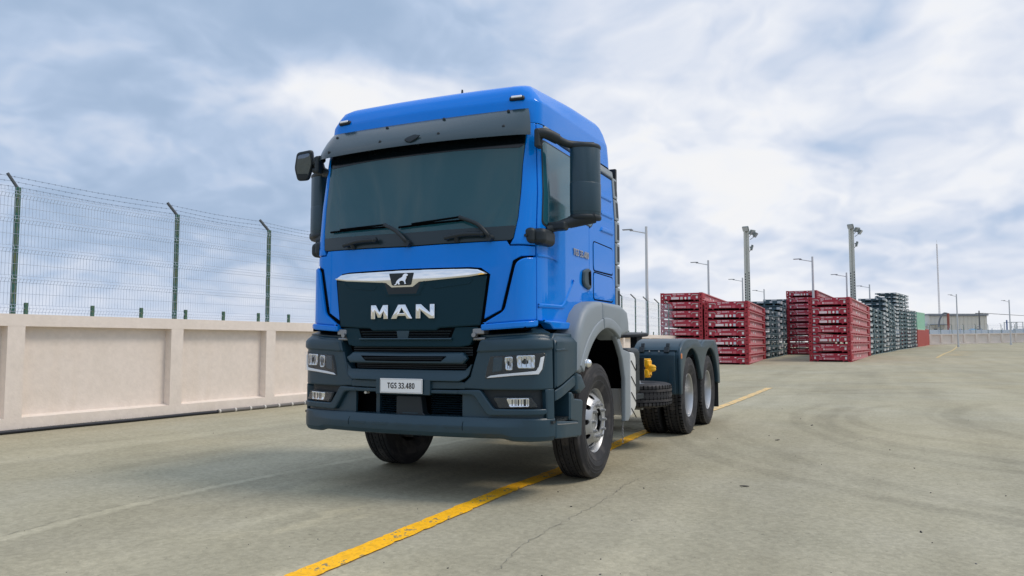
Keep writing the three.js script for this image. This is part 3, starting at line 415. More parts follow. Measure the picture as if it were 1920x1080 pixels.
  // ---- corner deflectors
  for (const s of [1, -1]) {
    const d = [[1.152, 1.958], [1.035, 1.946], [0.98, 1.91], [0.888, 1.522], [0.74, 1.437], [0.706, 1.412], [1.152, 1.445]], f = (p) => (s > 0 ? p : flip(p));
    T('air_deflector', patch(CAB, f(round(d, [0.01, 0.05, 0.06, 0.04, 0.05, 0.01, 0.01])), { bevel: 0.016, thick: 0.04, off: (u) => 0.024 + 0.012 * smoothstep(1.15 - Math.abs(u), 0, 0.25) }), blue);
    T('air_slot', patch(CAB, f([[0.955, 1.925], [1.01, 1.955], [1.0, 1.9], [0.92, 1.53], [0.78, 1.44], [0.71, 1.43], [0.712, 1.452], [0.86, 1.53]]), { bevel: 0, thick: 0, off: 0.004 }), deep);
    T('deflector_lip', patch(CAB, f(round([[0.702, 1.413], [1.148, 1.446], [1.142, 1.4], [1.1, 1.393], [0.9, 1.378], [0.702, 1.366]], 0.012)), { bevel: 0.012, thick: 0.07, off: 0.05 }), blue);
  }
  // ---- doors and side panels
  const sides = [1, -1], onSide = (s) => (p) => (s > 0 ? p : flip(p));
  for (const s of sides) {
    const f = onSide(s);
    const win = round([[1.25, 2.945], [1.235, 2.26], [1.29, 2.237], [1.75, 2.31], [2.18, 2.388], [2.42, 2.38], [2.58, 2.5], [2.53, 2.945]], [0.06, 0.04, 0.04, 0.1, 0.1, 0.03, 0.04, 0.08]);
    const dr = T('door', patch(CAB, f([[1.167, 3.094], [1.167, 1.448], [1.812, 1.44], [1.95, 1.528], [2.05, 1.585], [2.15, 1.624], [2.26, 1.65], [2.374, 1.657], [2.374, 2.36], [2.61, 2.5], [2.575, 2.99], [2.3, 2.995], [1.7, 3.0], [1.33, 3.02], [1.31, 3.094]]), { bevel: 0.005, off: (u, y) => 0.002 + 0.012 * smoothstep(y, 1.56, 1.6) * 0 }), blue);
    T('window_seal', patch(CAB, f(win.map(([u, y]) => [1.9 + (u - 1.9) * 1.025, 2.6 + (y - 2.6) * 1.045])), { bevel: 0.003, thick: 0.003, off: 0.005 }), blk, dr);
    T('side_window', patch(CAB, f(win), { bevel: 0.002, thick: 0, off: 0.008 }), M.tinted_glass, dr);
    T('door_crease', patch(CAB, f(round([[1.172, 1.585], [1.64, 1.59], [1.7, 1.62], [1.93, 1.83], [1.9, 1.76], [1.72, 1.573], [1.66, 1.558], [1.172, 1.55]], [0.002, 0.02, 0.03, 0.002, 0.01, 0.03, 0.02, 0.002])), { bevel: 0.012, thick: 0, off: 0.014, cell: 0.02 }), blue, dr);
    T('door_crease', patch(CAB, f([[1.172, 1.992], [1.32, 1.99], [1.55, 1.962], [1.32, 1.966], [1.172, 1.964]]), { bevel: 0.008, thick: 0, off: 0.012, cell: 0.02 }), blue, dr);
    T('door_step_lip', patch(CAB, f(round([[1.19, 1.448], [1.82, 1.442], [1.82, 1.385], [1.36, 1.38], [1.3, 1.42], [1.23, 1.43]], 0.012)), { bevel: 0.012, thick: 0.08, off: 0.045 }), blue, dr);
    const h = T('door_handle', patch(CAB, f(round([[2.17, 1.935], [2.31, 1.968], [2.37, 1.96], [2.375, 1.78], [2.34, 1.765], [2.19, 1.79], [2.15, 1.83]], 0.03)), { bevel: 0.015, thick: 0.02, off: 0.03 }), dark, dr);
    T('handle_grip', patch(CAB, f(round([[2.27, 1.93], [2.345, 1.945], [2.345, 1.8], [2.29, 1.81]], 0.02)), { bevel: 0.004, thick: 0, off: 0.033 }), deep, h);
    const rp = T('side_panel', patch(CAB, f([[2.386, 1.655], [3.205, 1.65], [3.205, 2.985], [2.588, 2.987], [2.622, 2.495], [2.386, 2.352]]), { bevel: 0.005 }), blue);
    for (const [a, b] of [[2.245, 1.968], [1.945, 1.688]]) { T('locker_gap', patch(CAB, f(round([[2.488, a + 0.01], [3.125, a + 0.01 - 0.01], [3.125, b - 0.01], [2.488, b - 0.01]], 0.05)), { bevel: 0, thick: 0, off: 0.002 }), deep, rp); T('locker_door', patch(CAB, f(round([[2.5, a], [3.113, a - 0.01], [3.113, b + 0.002], [2.5, b]], 0.045)), { bevel: 0.006, thick: 0.006, off: 0.007 }), blue, rp); }
    for (const y of [2.43, 2.6, 2.78]) T('pressed_rib', patch(CAB, f(round([[2.76, y], [3.12, y + 0.005], [3.14, y - 0.05], [2.72, y - 0.055]], 0.02)), { bevel: 0.015, thick: 0, off: 0.016, cell: 0.03 }), blue, rp);
    T('rain_gutter', patch(CAB, f([[1.3, 3.075], [1.37, 3.092], [3.21, 3.075], [3.21, 3.0], [2.4, 3.008], [1.3, 3.03]]), { bevel: 0.01, thick: 0.03, off: 0.02 }), M.lit_grey_plastic);
    for (let k = 0; k < 6; k++) { const y0 = 1.62 + k * 0.235, r = [[3.215, y0], [3.345, y0 + 0.005], [3.345, y0 + 0.225], [3.215, y0 + 0.225]]; const e = T('rear_fairing', patch(CAB, f(round(r, 0.012)), { bevel: 0.008, thick: 0.06, off: 0.012 }), M.lit_grey_plastic); T('fairing_insert', patch(CAB, f([[3.255, y0 + 0.03], [3.335, y0 + 0.03], [3.335, y0 + 0.195], [3.255, y0 + 0.195]]), { bevel: 0.002, thick: 0, off: 0.014 }), blk, e); }
    // lettering on the door
    const tg = new TextGeometry('TGS 33.480', { font, size: 0.062, depth: 0.006, curveSegments: 4 }); tg.computeBoundingBox(); const tw = tg.boundingBox.max.x; tg.scale(0.415 / tw, 1, 1);
    const g2 = s > 0 ? tg.rotateY(Math.PI / 2).translate(1.126, 2.056, 0.555) : tg.rotateY(-Math.PI / 2).translate(-1.126, 2.056, 0.14); T('chrome_lettering', g2, M.silver_steel, dr);
  }
  T('cab_rear_wall', [box(2.2, 1.5, 0.05, 0, 2.38, -0.86), box(1.9, 0.1, 0.3, 0, 1.66, -0.72)], M.frame_black);

  // ---- high roof: rings from the gutter up
  {
    const ring = []; for (let i = -46; i <= 46; i++) ring.push(i); const rows = [[3.1, 1, 1.392, -0.8], [3.18, 0.998, 1.378, -0.795], [3.27, 0.992, 1.358, -0.78], [3.285, 0.989, 1.354, -0.777], [3.3, 0.982, 1.348, -0.772], [3.36, 0.961, 1.315, -0.745], [3.41, 0.94, 1.27, -0.705], [3.445, 0.915, 1.205, -0.65], [3.468, 0.882, 1.13, -0.585], [3.486, 0.838, 1.03, -0.5], [3.5, 0.765, 0.9, -0.39], [3.51, 0.64, 0.72, -0.24], [3.516, 0.42, 0.5, -0.05], [3.519, 0.02, 0.22, 0.18]];
    const base = []; const nF = 40; for (let i = -nF; i <= nF; i++) { const u = (i / nF) * 1.361, p = CAB.P(u, 3.1); base.push([p.x / 1.082, (p.z - 1.12) / (1.392 - 1.12) ]); }
    // side and rear with rounded corners, z kept as 0..-1 from the front corner to the back
    const back = []; for (let k = 1; k <= 14; k++) back.push([1, -k / 14 * 0.9]); for (let k = 1; k <= 8; k++) { const a = (k / 8) * Math.PI / 2; back.push([1 - 0.1 * (1 - Math.cos(a)), -0.9 - 0.1 * Math.sin(a)]); } for (let k = 1; k < 10; k++) back.push([0.9 - 0.9 * (k / 10), -1]);
    const loop = [...base.map(([x, z]) => [x, z]), ...back, [0, -1], ...back.slice().reverse().map(([x, z]) => [-x, z])];
    const pos = [], idx = [], n = loop.length;
    rows.forEach(([y, sx, zf, zr]) => { const split = Math.min(1.12, zf - 0.14), depth = split - zr; loop.forEach(([lx, lz]) => { const z = lz >= 0 ? split + lz * (zf - split) : split + lz * depth; pos.push(lx * 1.082 * sx * (1 - 0.05 * smoothstep(y, 3.28, 3.46) * smoothstep(z, 0.1, 1.1)), y + (0.016 + 0.05 * Math.max(0, 1.25 - z)) * smoothstep(y, 3.1, 3.45), z); }); });
    for (let r = 0; r < rows.length - 1; r++) for (let i = 0; i < n; i++) { const a = r * n + i, b = r * n + ((i + 1) % n), c = a + n, d = b + n; idx.push(a, b, d, a, d, c); }
    const g = new THREE.BufferGeometry(); g.setAttribute('position', new THREE.Float32BufferAttribute(pos, 3)); g.setIndex(idx); g.computeVertexNormals();
    const roof = T('roof', g, blue);
    T('roof_seam', [sweep(CAB, -1.36, 1.36, [[3.104, -0.02], [3.098, -0.02]], 40)], deep, roof);
        for (const u of [0.965, -0.94]) { const P = CAB.P(u, 3.3).add(V(0, 0.012, 0.03)), N = CAB.N(u, 3.25), a = Math.atan2(N.x, N.z); const mk = T('marker_lamp', rbox(0.135, 0.04, 0.035, 0.016, 0, 0, 0, 3).rotateX(-0.5).rotateY(a).translate(P.x, P.y + 0.002, P.z + 0.022), blk, roof); T('lens', rbox(0.095, 0.022, 0.012, 0.006, 0, 0.0, 0.018, 2).rotateX(-0.5).rotateY(a).translate(P.x, P.y + 0.004, P.z + 0.022), M.white_plastic, mk); }
    T('antenna', [cyl(0.014, 0.008, 0.07, 0.2, 3.545, 0.95), rbox(0.03, 0.03, 0.08, 0.01, 0.2, 3.52, 0.93)], blk, roof);
  }
  // ---- smoked sun visor over the windscreen
  {
    const prof = [[3.222, 0.03], [3.2, 0.044], [3.14, 0.07], [3.06, 0.092], [2.99, 0.1], [2.957, 0.1], [2.957, 0.09], [3.06, 0.082], [3.14, 0.06], [3.2, 0.034], [3.222, 0.02]];
    const vz = T('sun_visor', sweep(CAB, -1.12, 1.047, prof, 60, 0.5), M.visor_plastic);
    T('visor_end', [...[1.047, -1.12].map((u) => { const pts = prof.map(([y, o]) => CAB.P(u, y).addScaledVector(CAB.N(u, 1), o)), a = []; for (let i = 1; i < 5; i++) for (const k of [i - 1, i, 10 - i, i - 1, 10 - i, 11 - i]) a.push(...pts[Math.min(k, 10)].toArray()); const g = new THREE.BufferGeometry(); g.setAttribute('position', new THREE.Float32BufferAttribute(a, 3)); g.computeVertexNormals(); return g; })], M.visor_plastic, vz);
    for (const [u, y] of [[-0.953, 3.165], [-0.944, 3.01], [-0.353, 3.185], [-0.339, 3.03], [0.251, 3.192], [0.256, 3.035], [0.874, 3.2], [0.85, 3.045]]) { const o = lerp(0.1, 0.05, (y - 3.0) / 0.2), P = CAB.P(u, y).addScaledVector(CAB.N(u, 1), o + 0.003); T('visor_bolt', new THREE.SphereGeometry(0.015, 12, 8).scale(1, 1, 0.6).translate(P.x, P.y, P.z), blk, vz); }
    const e = round([[0.02, 2.995], [0.075, 2.978], [-0.015, 2.952], [-0.075, 2.97]], 0.004); T('visor_emblem', patch(CAB, e.map(([u, y]) => [u + 0.016, y + 0.008]), { off: 0.108, bevel: 0.003, thick: 0.006 }), blk, vz);
    for (const u of [-0.5, 0.04, 0.6]) { const a = CAB.P(u, 3.08), b = a.clone().add(V(0, -0.06, 0.08)); T('visor_stay', [bar(a.toArray(), b.toArray(), 0.01), bar(b.toArray(), [b.x, b.y - 0.05, b.z + 0.01], 0.014)], blk, vz); }
  }
  // ---- wipers
  const onCab = (u, y, o = 0.035) => { const p = CAB.P(u, y).addScaledVector(CAB.N(u, y), o); return [p.x, p.y, p.z]; };
  const wiper = (pv, el, tip, b0, b1) => {
    const w = T('wiper', [tube([onCab(...pv, 0.02), onCab(lerp(pv[0], el[0], 0.2), lerp(pv[1], el[1], 0.25), 0.05), onCab(...el, 0.055), onCab(...tip, 0.045)], 0.017, 8, 20), cyl(0.03, 0.026, 0.05, ...onCab(...pv, 0.02), 'z')], blk);
    T('wiper_blade', [bar(onCab(...b0, 0.018), onCab(lerp(b0[0], b1[0], 0.5), lerp(b0[1], b1[1], 0.5), 0.024), 0.009, 4), bar(onCab(lerp(b0[0], b1[0], 0.5), lerp(b0[1], b1[1], 0.5), 0.024), onCab(...b1, 0.018), 0.009, 4), bar(onCab(lerp(b0[0], b1[0], 0.22), lerp(b0[1], b1[1], 0.22) + 0.008, 0.036), onCab(...tip, 0.045), 0.009, 6)], deep, w);
  };
  wiper([0.04, 2.094], [-0.06, 2.19], [-0.2, 2.262], [-0.864, 2.256], [-0.19, 2.25]); wiper([0.765, 2.108], [0.67, 2.21], [0.5, 2.285], [-0.07, 2.238], [0.56, 2.268]);
  for (const [a, b, y] of [[-0.654, -0.287, 2.125], [0.382, 0.704, 2.128]]) T('washer_bar', [tube([onCab(a, y - 0.01, 0.03), onCab((a + b) / 2, y + 0.012, 0.04), onCab(b, y + 0.012, 0.04)], 0.02, 8, 10), bar(onCab(a + 0.1, y - 0.035, 0.0), onCab(a + 0.1, y, 0.03), 0.022), new THREE.SphereGeometry(0.026, 10, 8).translate(...onCab(b, y + 0.012, 0.04))], blk);

  // ---- bumper
  const B = (name, poly, mat, o, parent) => T(name, patch(BMP, poly, o), mat, parent);
  for (const s of sides) {
    const f = onSide(s);
    const corner = [[0.69, 1.298], [0.95, 1.335], [1.195, 1.356], [1.27, 1.335], [1.302, 1.3], [1.312, 0.897], [0.72, 0.893], [0.55, 0.9], [0.545, 0.945], [0.6, 0.995], [0.625, 1.08], [0.66, 1.19]];
    const bc = B('bumper_corner', f(corner), dark, { bevel: 0.012, thick: 0.1, off: (u, y) => 0.0 - 0.05 * smoothstep(y, 1.3, 1.36) });
    B('bumper_brow', f(round([[0.688, 1.287], [0.95, 1.325], [1.19, 1.345], [1.26, 1.322], [1.296, 1.285], [1.3, 1.218], [1.235, 1.212], [0.95, 1.202], [0.655, 1.188]], [0.02, 0.05, 0.05, 0.03, 0.03, 0.02, 0.05, 0.05, 0.02])), dark, { bevel: 0.018, thick: 0.03, off: (u, y) => 0.022 - 0.09 * smoothstep(y, 1.27, 1.36) ** 1.5 }, bc);
    T('bumper_top', patch({ P: (u, v) => { const p = BMP.P(u, 1), n = BMP.N(u, 1); return V(p.x - n.x * v, 1.325 + 0.02 * smoothstep(Math.abs(u), 0.7, 1.2) + 0.06 * smoothstep(v, 0, 0.2), p.z - n.z * v); }, N: () => V(0, 1, 0) }, f([[0.68, 0.03], [1.3, 0.03], [1.3, 0.24], [0.68, 0.24]]), { bevel: 0, thick: 0.02 }), dark, bc);
    // headlight
    const HL = round([[0.748, 1.076], [0.776, 1.16], [1.0, 1.168], [1.222, 1.189], [1.2, 1.069], [1.168, 1.018], [0.995, 1.009], [0.86, 0.995], [0.732, 0.985]], [0.01, 0.015, 0.05, 0.02, 0.05, 0.04, 0.05, 0.05, 0.01]);
    const hl = B('headlight', f(HL.map(([u, y]) => [0.98 + (u - 0.98) * 1.02, 1.085 + (y - 1.085) * 1.06])), blk, { bevel: 0.006, thick: 0.01, off: 0.004 }, undefined);
    for (const [a, b, c, d] of [[0.888, 0.956, 1.05, 1.158], [0.985, 1.132, 1.066, 1.17]]) {
      B('reflector', f(round([[a + 0.01, c], [b - 0.002, c], [b, d], [a, d - 0.004]], 0.016)), M.lamp_silver, { bevel: 0.006, thick: 0.004, off: (u, y) => 0.012 - 0.01 * Math.exp(-(((Math.abs(u) - (a + b) / 2) / ((b - a) * 0.4)) ** 2 + ((y - (c + d) / 2) / 0.045) ** 2)) + 0.0013 * Math.sin(Math.abs(u) * 160) * Math.cos(y * 110), cell: 0.008 }, hl);
      const P = BMP.P(s * (a + b) / 2, (c + d) / 2), N = BMP.N(s * (a + b) / 2, 1); T('bulb', new THREE.SphereGeometry(0.007, 12, 10).translate(P.x - N.x * 0.004, P.y, P.z - N.z * 0.004), M.silver_steel, hl);
      for (let k = 0; k < 3; k++) B('reflector_rib', f([[a + 0.012 + (b - a) * (0.2 + 0.25 * k), c + 0.014], [a + 0.016 + (b - a) * (0.2 + 0.25 * k), c + 0.014], [a + 0.016 + (b - a) * (0.2 + 0.25 * k), d - 0.014], [a + 0.012 + (b - a) * (0.2 + 0.25 * k), d - 0.014]]), M.dull_steel, { bevel: 0, thick: 0.01, off: 0.013 }, hl);
    }
    B('lamp_bezel', f(round([[0.8, 1.15], [0.876, 1.152], [0.866, 1.045], [0.79, 1.03]], 0.012)), dark, { bevel: 0.006, thick: 0.004, off: 0.012 }, hl);
    B('running_light', f([[0.74, 0.987], [0.86, 0.998], [0.995, 1.011], [1.16, 1.02], [1.188, 1.06], [1.208, 1.16], [1.178, 1.152], [1.162, 1.082], [1.14, 1.046], [0.995, 1.031], [0.86, 1.018], [0.775, 1.006]]), M.white_plastic, { bevel: 0.003, thick: 0.006, off: 0.013, cell: 0.03 }, hl);
    B('lens', f(HL), M.lamp_lens, { bevel: 0.004, thick: 0, off: 0.026 }, hl);
    // fog lamp pocket
    B('fog_pocket', f([[0.66, 0.9], [1.32, 0.9], [1.32, 0.65], [0.53, 0.65], [0.52, 0.9]]), blk, { bevel: 0, thick: 0, off: -0.055 }, bc);
    const fg = B('fog_lamp', f(round([[0.79, 0.834], [1.1, 0.842], [1.165, 0.758], [0.838, 0.746]], 0.012)), blk, { bevel: 0.006, thick: 0.03, off: -0.02 });
    B('reflector', f(round([[0.9, 0.826], [1.085, 0.831], [1.085, 0.763], [0.925, 0.758]], 0.012)), M.chrome, { bevel: 0.004, thick: 0.004, cell: 0.01, off: (u, y) => -0.018 + 0.01 * Math.abs(Math.sin(Math.abs(u) * 48)) + 0.05 * (y - 0.795) ** 2 / 0.03 }, fg);
    for (let k = 0; k < 6; k++) B('reflector_rib', f([[0.945 + k * 0.025, 0.82], [0.953 + k * 0.025, 0.82], [0.953 + k * 0.025, 0.77], [0.945 + k * 0.025, 0.77]]), k % 2 ? M.dull_steel : M.black_plastic, { bevel: 0, thick: 0.004, off: -0.0065, cell: 0.02 }, fg);
    B('lens', f(round([[0.795, 0.83], [1.098, 0.838], [1.158, 0.76], [0.84, 0.75]], 0.012)), M.lamp_lens, { bevel: 0.002, thick: 0, off: -0.004 }, fg);
    B('intake_surround', f(round([[0.5, 0.888], [0.688, 0.891], [0.8, 0.742], [1.232, 0.745], [1.232, 0.712], [1.205, 0.7], [0.748, 0.69], [0.632, 0.852], [0.5, 0.856]], [0, 0.02, 0.02, 0.02, 0.012, 0.01, 0.03, 0.03, 0])), dark, { bevel: 0.011, thick: 0.05, off: 0.014 }, bc);
    B('intake_cheek', f([[0.528, 0.858], [0.628, 0.85], [0.742, 0.694], [1.25, 0.7], [1.25, 0.65], [0.528, 0.65]]), dark, { bevel: 0.003, thick: 0.02, off: -0.03 }, bc);
    B('bumper_end', f([[1.225, 0.9], [1.314, 0.9], [1.32, 0.66], [1.235, 0.66]]), dark, { bevel: 0.01, thick: 0.06, off: 0.004 }, bc);
  }
  T('bumper_lip', sweep(BMP, -1.318, 1.318, (u) => { const e = smoothstep(Math.abs(u), 0.75, 1.12), k = 1 - 0.8 * e, d = 0.02 * smoothstep(Math.abs(u), 0.86, 0.96); return [[0.675, -0.07], [0.672, -0.004], [0.66, 0.004], [0.612, 0.034 * k], [0.6, 0.036 * k], [0.55 - d, 0.028 * k], [0.518 - d, 0.004 * k - 0.012 * e], [0.508 - d, -0.03], [0.512, -0.1]]; }, 90, 0.45), dark);
  for (const u of [-0.55, 0.55]) T('lip_joint', patch(BMP, [[u - 0.002, 0.655], [u + 0.002, 0.655], [u + 0.002, 0.53], [u - 0.002, 0.53]], { bevel: 0, thick: 0, off: (q, y) => 0.0045 + 0.033 * smoothstep(0.66 - y, 0, 0.05) * (1 - 0.9 * smoothstep(0.6 - y, 0.01, 0.08)) , cell: 0.02 }), deep);
  for (const u of [-0.43, -0.2, 0.03, 0.26, 0.47]) T('lip_step', patch(BMP, [[u - 0.09, 0.61], [u + 0.07, 0.61], [u + 0.06, 0.59], [u - 0.08, 0.59]].map((p) => p), { bevel: 0.002, thick: 0.01, off: 0.0385 }), dark);
  B('centre_band', sym([[0, 0.952], [0.54, 0.952], [0.555, 0.94], [0.555, 0.896], [0, 0.89]]), dark, { bevel: 0.006, thick: 0.05, off: -0.002 });
  B('intake_beam', sym([[0, 0.886], [0.5, 0.886], [0.5, 0.857], [0, 0.857]]), dark, { bevel: 0.008, thick: 0.05, off: 0.012 });
  B('lower_lip', round(sym([[0, 1.045], [0.56, 1.045], [0.585, 1.07], [0.618, 1.1], [0.592, 1.01], [0.57, 0.985], [0.515, 0.957], [0, 0.957]]), 0.008), dark, { bevel: 0.008, thick: 0.06, off: (u, y) => 0.004 + 0.03 * smoothstep(1.045 - y, 0, 0.09) });
  B('grille_bar', sym([[0, 1.186], [0.54, 1.19], [0.586, 1.143], [0.55, 1.1], [0, 1.1]]), dark, { bevel: 0.012, thick: 0.05, off: (u, y) => 0.04 - 0.03 * smoothstep(y, 1.14, 1.19) });
  B('bar_slot', sym([[0, 1.158], [0.415, 1.16], [0.365, 1.117], [0, 1.115]]), deep, { bevel: 0.001, thick: 0, off: 0.0425 });
  for (let k = 0; k < 2; k++) B('slot_rib', [[-0.385 + k * 0.008, 1.147 - k * 0.012], [0.385 - k * 0.008, 1.149 - k * 0.012], [0.38 - k * 0.008, 1.143 - k * 0.012], [-0.38 + k * 0.008, 1.141 - k * 0.012]], M.slot_dark, { bevel: 0.002, thick: 0, off: 0.044 });
  for (let k = 0; k < 4; k++) { T('grille_slat', sweep(BMP, -0.6, 0.6, [[1.235 - k * 0.02, -0.1], [1.233 - k * 0.02, -0.07], [1.223 - k * 0.02, -0.07]], 20), blk); }
  for (let k = 0; k < 3; k++) T('grille_slat', sweep(BMP, -0.55, 0.55, [[1.096 - k * 0.016, -0.09], [1.094 - k * 0.016, -0.06], [1.086 - k * 0.016, -0.06]], 20), blk);
  // lower intake: radiator fins, radar box, tread plate
  for (let k = 0; k < 10; k++) for (const [a, b] of [[-0.32, -0.14], [0.2, 0.5]]) T('radiator_fin', sweep(BMP, a, b, [[0.85 - k * 0.019, -0.14], [0.846 - k * 0.019, -0.115], [0.838 - k * 0.019, -0.14]], 8), dark);
  for (const u of [-0.34, 0.515]) B('intake_post', [[u - 0.02, 0.86], [u + 0.02, 0.86], [u + 0.02, 0.66], [u - 0.02, 0.66]], dark, { bevel: 0.004, thick: 0.04, off: -0.1 });
  B('radar_box', round([[-0.1, 0.83], [0.14, 0.83], [0.16, 0.69], [0.18, 0.68], [0.18, 0.66], [-0.1, 0.66]], 0.01), blk, { bevel: 0.012, thick: 0.08, off: -0.035 });
  B('radar_slot', [[-0.03, 0.692], [0.12, 0.692], [0.12, 0.684], [-0.03, 0.684]], dark, { bevel: 0.001, thick: 0, off: -0.033 });
  T('tread_plate', [sweep(BMP, -0.52, 0.52, [[0.668, -0.16], [0.668, -0.012]], 30), ...[...Array(60)].map((_, i) => { const u = -0.5 + (i % 30) / 29, o = -0.12 + 0.05 * Math.floor(i / 30), p = BMP.P(u, 0.67).addScaledVector(BMP.N(u, 1), o); return box(0.018, 0.006, 0.02, p.x, 0.671, p.z); })], blk);
  T('tow_hook', cyl(0.012, 0.012, 0.05, ...BMP.P(-0.42, 0.845).addScaledVector(BMP.N(-0.42, 1), -0.05).toArray(), 'z'), M.white_sheet);
  // plate
  const ph = B('plate_holder', sym([[0, 0.976], [0.262, 0.976], [0.262, 0.842], [0, 0.842]]), dark, { bevel: 0.006, thick: 0.04, off: 0.03 });
  T('number_plate', rbox(0.412, 0.121, 0.006, 0.003, 0, 0.913, 1.575 + 0.039, 1), M.white_plastic, ph);
  const edge = (w, h, t) => new THREE.ExtrudeGeometry(shapeOf(round([[-w, -h], [w, -h], [w, h], [-w, h]], 0.008), [round([[-w + t, -h + t], [w - t, -h + t], [w - t, h - t], [-w + t, h - t]], 0.006).reverse()]), { depth: 0.001, bevelEnabled: false }); T('plate_rim', edge(0.2, 0.054, 0.0022).translate(0, 0.913, 1.6168), M.dull_steel, ph);
  const pt = new TextGeometry('TGS 33.480', { font, size: 0.047, depth: 0.0015, curveSegments: 5 }); pt.computeBoundingBox(); { const w = pt.boundingBox.max.x; pt.translate(-w / 2, 0, 0).scale(0.265 / w, 1, 1).translate(0.0, 0.8915, 1.6172); } T('plate_lettering', pt, M.ink, ph);

  // ---- step corners and fenders
  for (const s of sides) {
    const f = onSide(s), m = s > 0 ? (g) => g : mirrorX, L = (name, geo, mat, par) => T(name, m(Array.isArray(geo) ? merge(geo) : geo), mat, par);
    const sc = B('step_corner', f(round([[1.334, 1.305], [1.42, 1.33], [1.84, 1.322], [1.868, 1.29], [1.78, 1.02], [1.335, 0.9]].map((p) => p), [0.02, 0.03, 0.03, 0.02, 0.01, 0.01])), M.dark_plastic, { bevel: 0.016, thick: 0.16, off: (u, y) => 0.002 - 0.05 * smoothstep(y, 1.27, 1.335) });
    B('step_crease', f([[1.338, 1.215], [1.44, 1.222], [1.56, 1.21], [1.44, 1.205], [1.338, 1.2]]), M.dark_plastic, { bevel: 0.006, thick: 0, off: 0.01, cell: 0.02 }, sc);
    L('step_top', sideExtrude([[1.28, 1.27], [0.74, 1.27], [0.74, 1.345], [1.2, 1.345]], 1.0, 1.2, 0.02), M.dark_plastic, sc);
    B('step_corner', f(round([[1.336, 0.884], [1.78, 1.005], [1.745, 0.905], [1.72, 0.895], [1.336, 0.8]], 0.008)), M.dark_plastic, { bevel: 0.01, thick: 0.1, off: -0.004 }, sc);
    B('step_post', f(round([[1.6, 0.86], [1.67, 0.855], [1.7, 0.8], [1.92, 0.775], [1.875, 0.475], [1.77, 0.47], [1.77, 0.6], [1.6, 0.63]], [0.02, 0.02, 0.04, 0.02, 0.01, 0.01, 0.005, 0.005])), M.dark_plastic, { bevel: 0.014, thick: 0.16, off: 0.004 }, sc);
    B('step_base', f(round([[1.322, 0.665], [1.36, 0.64], [1.78, 0.605], [1.875, 0.61], [1.865, 0.47], [1.33, 0.505]], 0.012)), M.dark_plastic, { bevel: 0.012, thick: 0.16, off: 0.006 }, sc);
    B('step_pocket', f([[1.32, 0.82], [1.62, 0.88], [1.66, 0.6], [1.32, 0.62]]), M.black_plastic, { bevel: 0, thick: 0, off: -0.15 }, sc);
    B('step_edge', f([[1.345, 0.622], [1.77, 0.596], [1.77, 0.588], [1.345, 0.614]]), M.dull_steel, { bevel: 0.002, thick: 0.002, off: 0.009, cell: 0.03 }, sc);
    L('step_tread', [box(0.18, 0.02, 0.5, 1.14, 0.64, 1.07), ...[...Array(14)].map((_, i) => box(0.1, 0.012, 0.012, 1.19, 0.655, 0.86 + i * 0.03))], M.black_plastic, sc);
    // fender: two shells with an arch of 0.84 m
    const arc = (a0, a1, r, n = 14) => [...Array(n + 1)].map((_, i) => { const a = (a0 + ((a1 - a0) * i) / n) * D2R; return [Math.cos(a) * r, 0.555 + Math.sin(a) * r]; });
    const fr = [[0.84, 1.02], [0.83, 1.3], [0.76, 1.42], [0.66, 1.53], [0.52, 1.605], [0.34, 1.645], [0.14, 1.655], [0.145, 1.56], [0.13, 1.42], ...arc(81, 32, 0.845)];
    const rr = [[0.122, 1.655], [-0.5, 1.65], [-0.7, 1.6], [-0.76, 1.48], [-0.765, 1.365], [-0.41, 1.315], ...arc(119, 82, 0.845), [0.128, 1.56]];
    const fe = L('front_fender', sideExtrude(fr, 1.0, 1.272, 0.055, [], 5), M.lit_grey_plastic); L('rear_fender', sideExtrude(rr, 1.0, 1.262, 0.055, [], 5), M.lit_grey_plastic, undefined);
    L('fender_band', sideExtrude([...arc(80, 33, 0.85), ...arc(33, 80, 0.95)], 1.22, 1.282, 0.012), M.lit_grey_plastic, fe); L('fender_band', sideExtrude([...arc(118, 83, 0.85), ...arc(83, 118, 0.95)], 1.22, 1.273, 0.012), M.lit_grey_plastic);
    L('corner_marker', [new THREE.SphereGeometry(0.038, 24, 16).scale(1, 1, 0.85).translate(1.29, 1.09, 0.66), cyl(0.03, 0.034, 0.04, 1.265, 1.09, 0.67, 'x')], M.chrome, fe);
    L('arch_flap', sideExtrude([[0.855, 1.02], [0.72, 1.0], [0.6, 0.88], [0.74, 0.83], [0.84, 0.86]], 1.0, 1.26, 0.03), M.dark_plastic, fe);
    L('wheel_arch', [new THREE.CylinderGeometry(0.87, 0.87, 0.5, 40, 1, true, -Math.PI * 0.52, Math.PI * 1.04).rotateZ(-Math.PI / 2).rotateX(-Math.PI / 2).translate(0.95, 0.56, 0), box(0.04, 0.85, 1.5, 0.68, 1.0, 0)], M.deep_black, fe);
    // part behind the wheel: arch tail, silver locker cover
    L('arch_tail', [sideExtrude([[-0.33, 1.33], [-0.46, 1.33], [-0.6, 1.2], [-0.83, 1.17], [-0.83, 0.5], [-0.76, 0.46], [-0.66, 0.47], [-0.66, 0.9], [-0.57, 1.1], [-0.44, 1.24]], 1.19, 1.24, 0.012)], M.lit_grey_plastic, undefined);
    const lk = L('locker_cover', [sideExtrude(round([[-0.84, 1.17], [-0.98, 1.16], [-1.04, 1.1], [-1.04, 0.6], [-0.95, 0.54], [-0.84, 0.5]], 0.02), 0.7, 1.245, 0.012)], M.white_sheet);
    for (let k = 0; k < 4; k++) L('locker_strap', bar([1.247, 1.08 - k * 0.165, -0.85], [1.247, 0.97 - k * 0.165, -1.03], 0.006, 5), M.ink, lk);
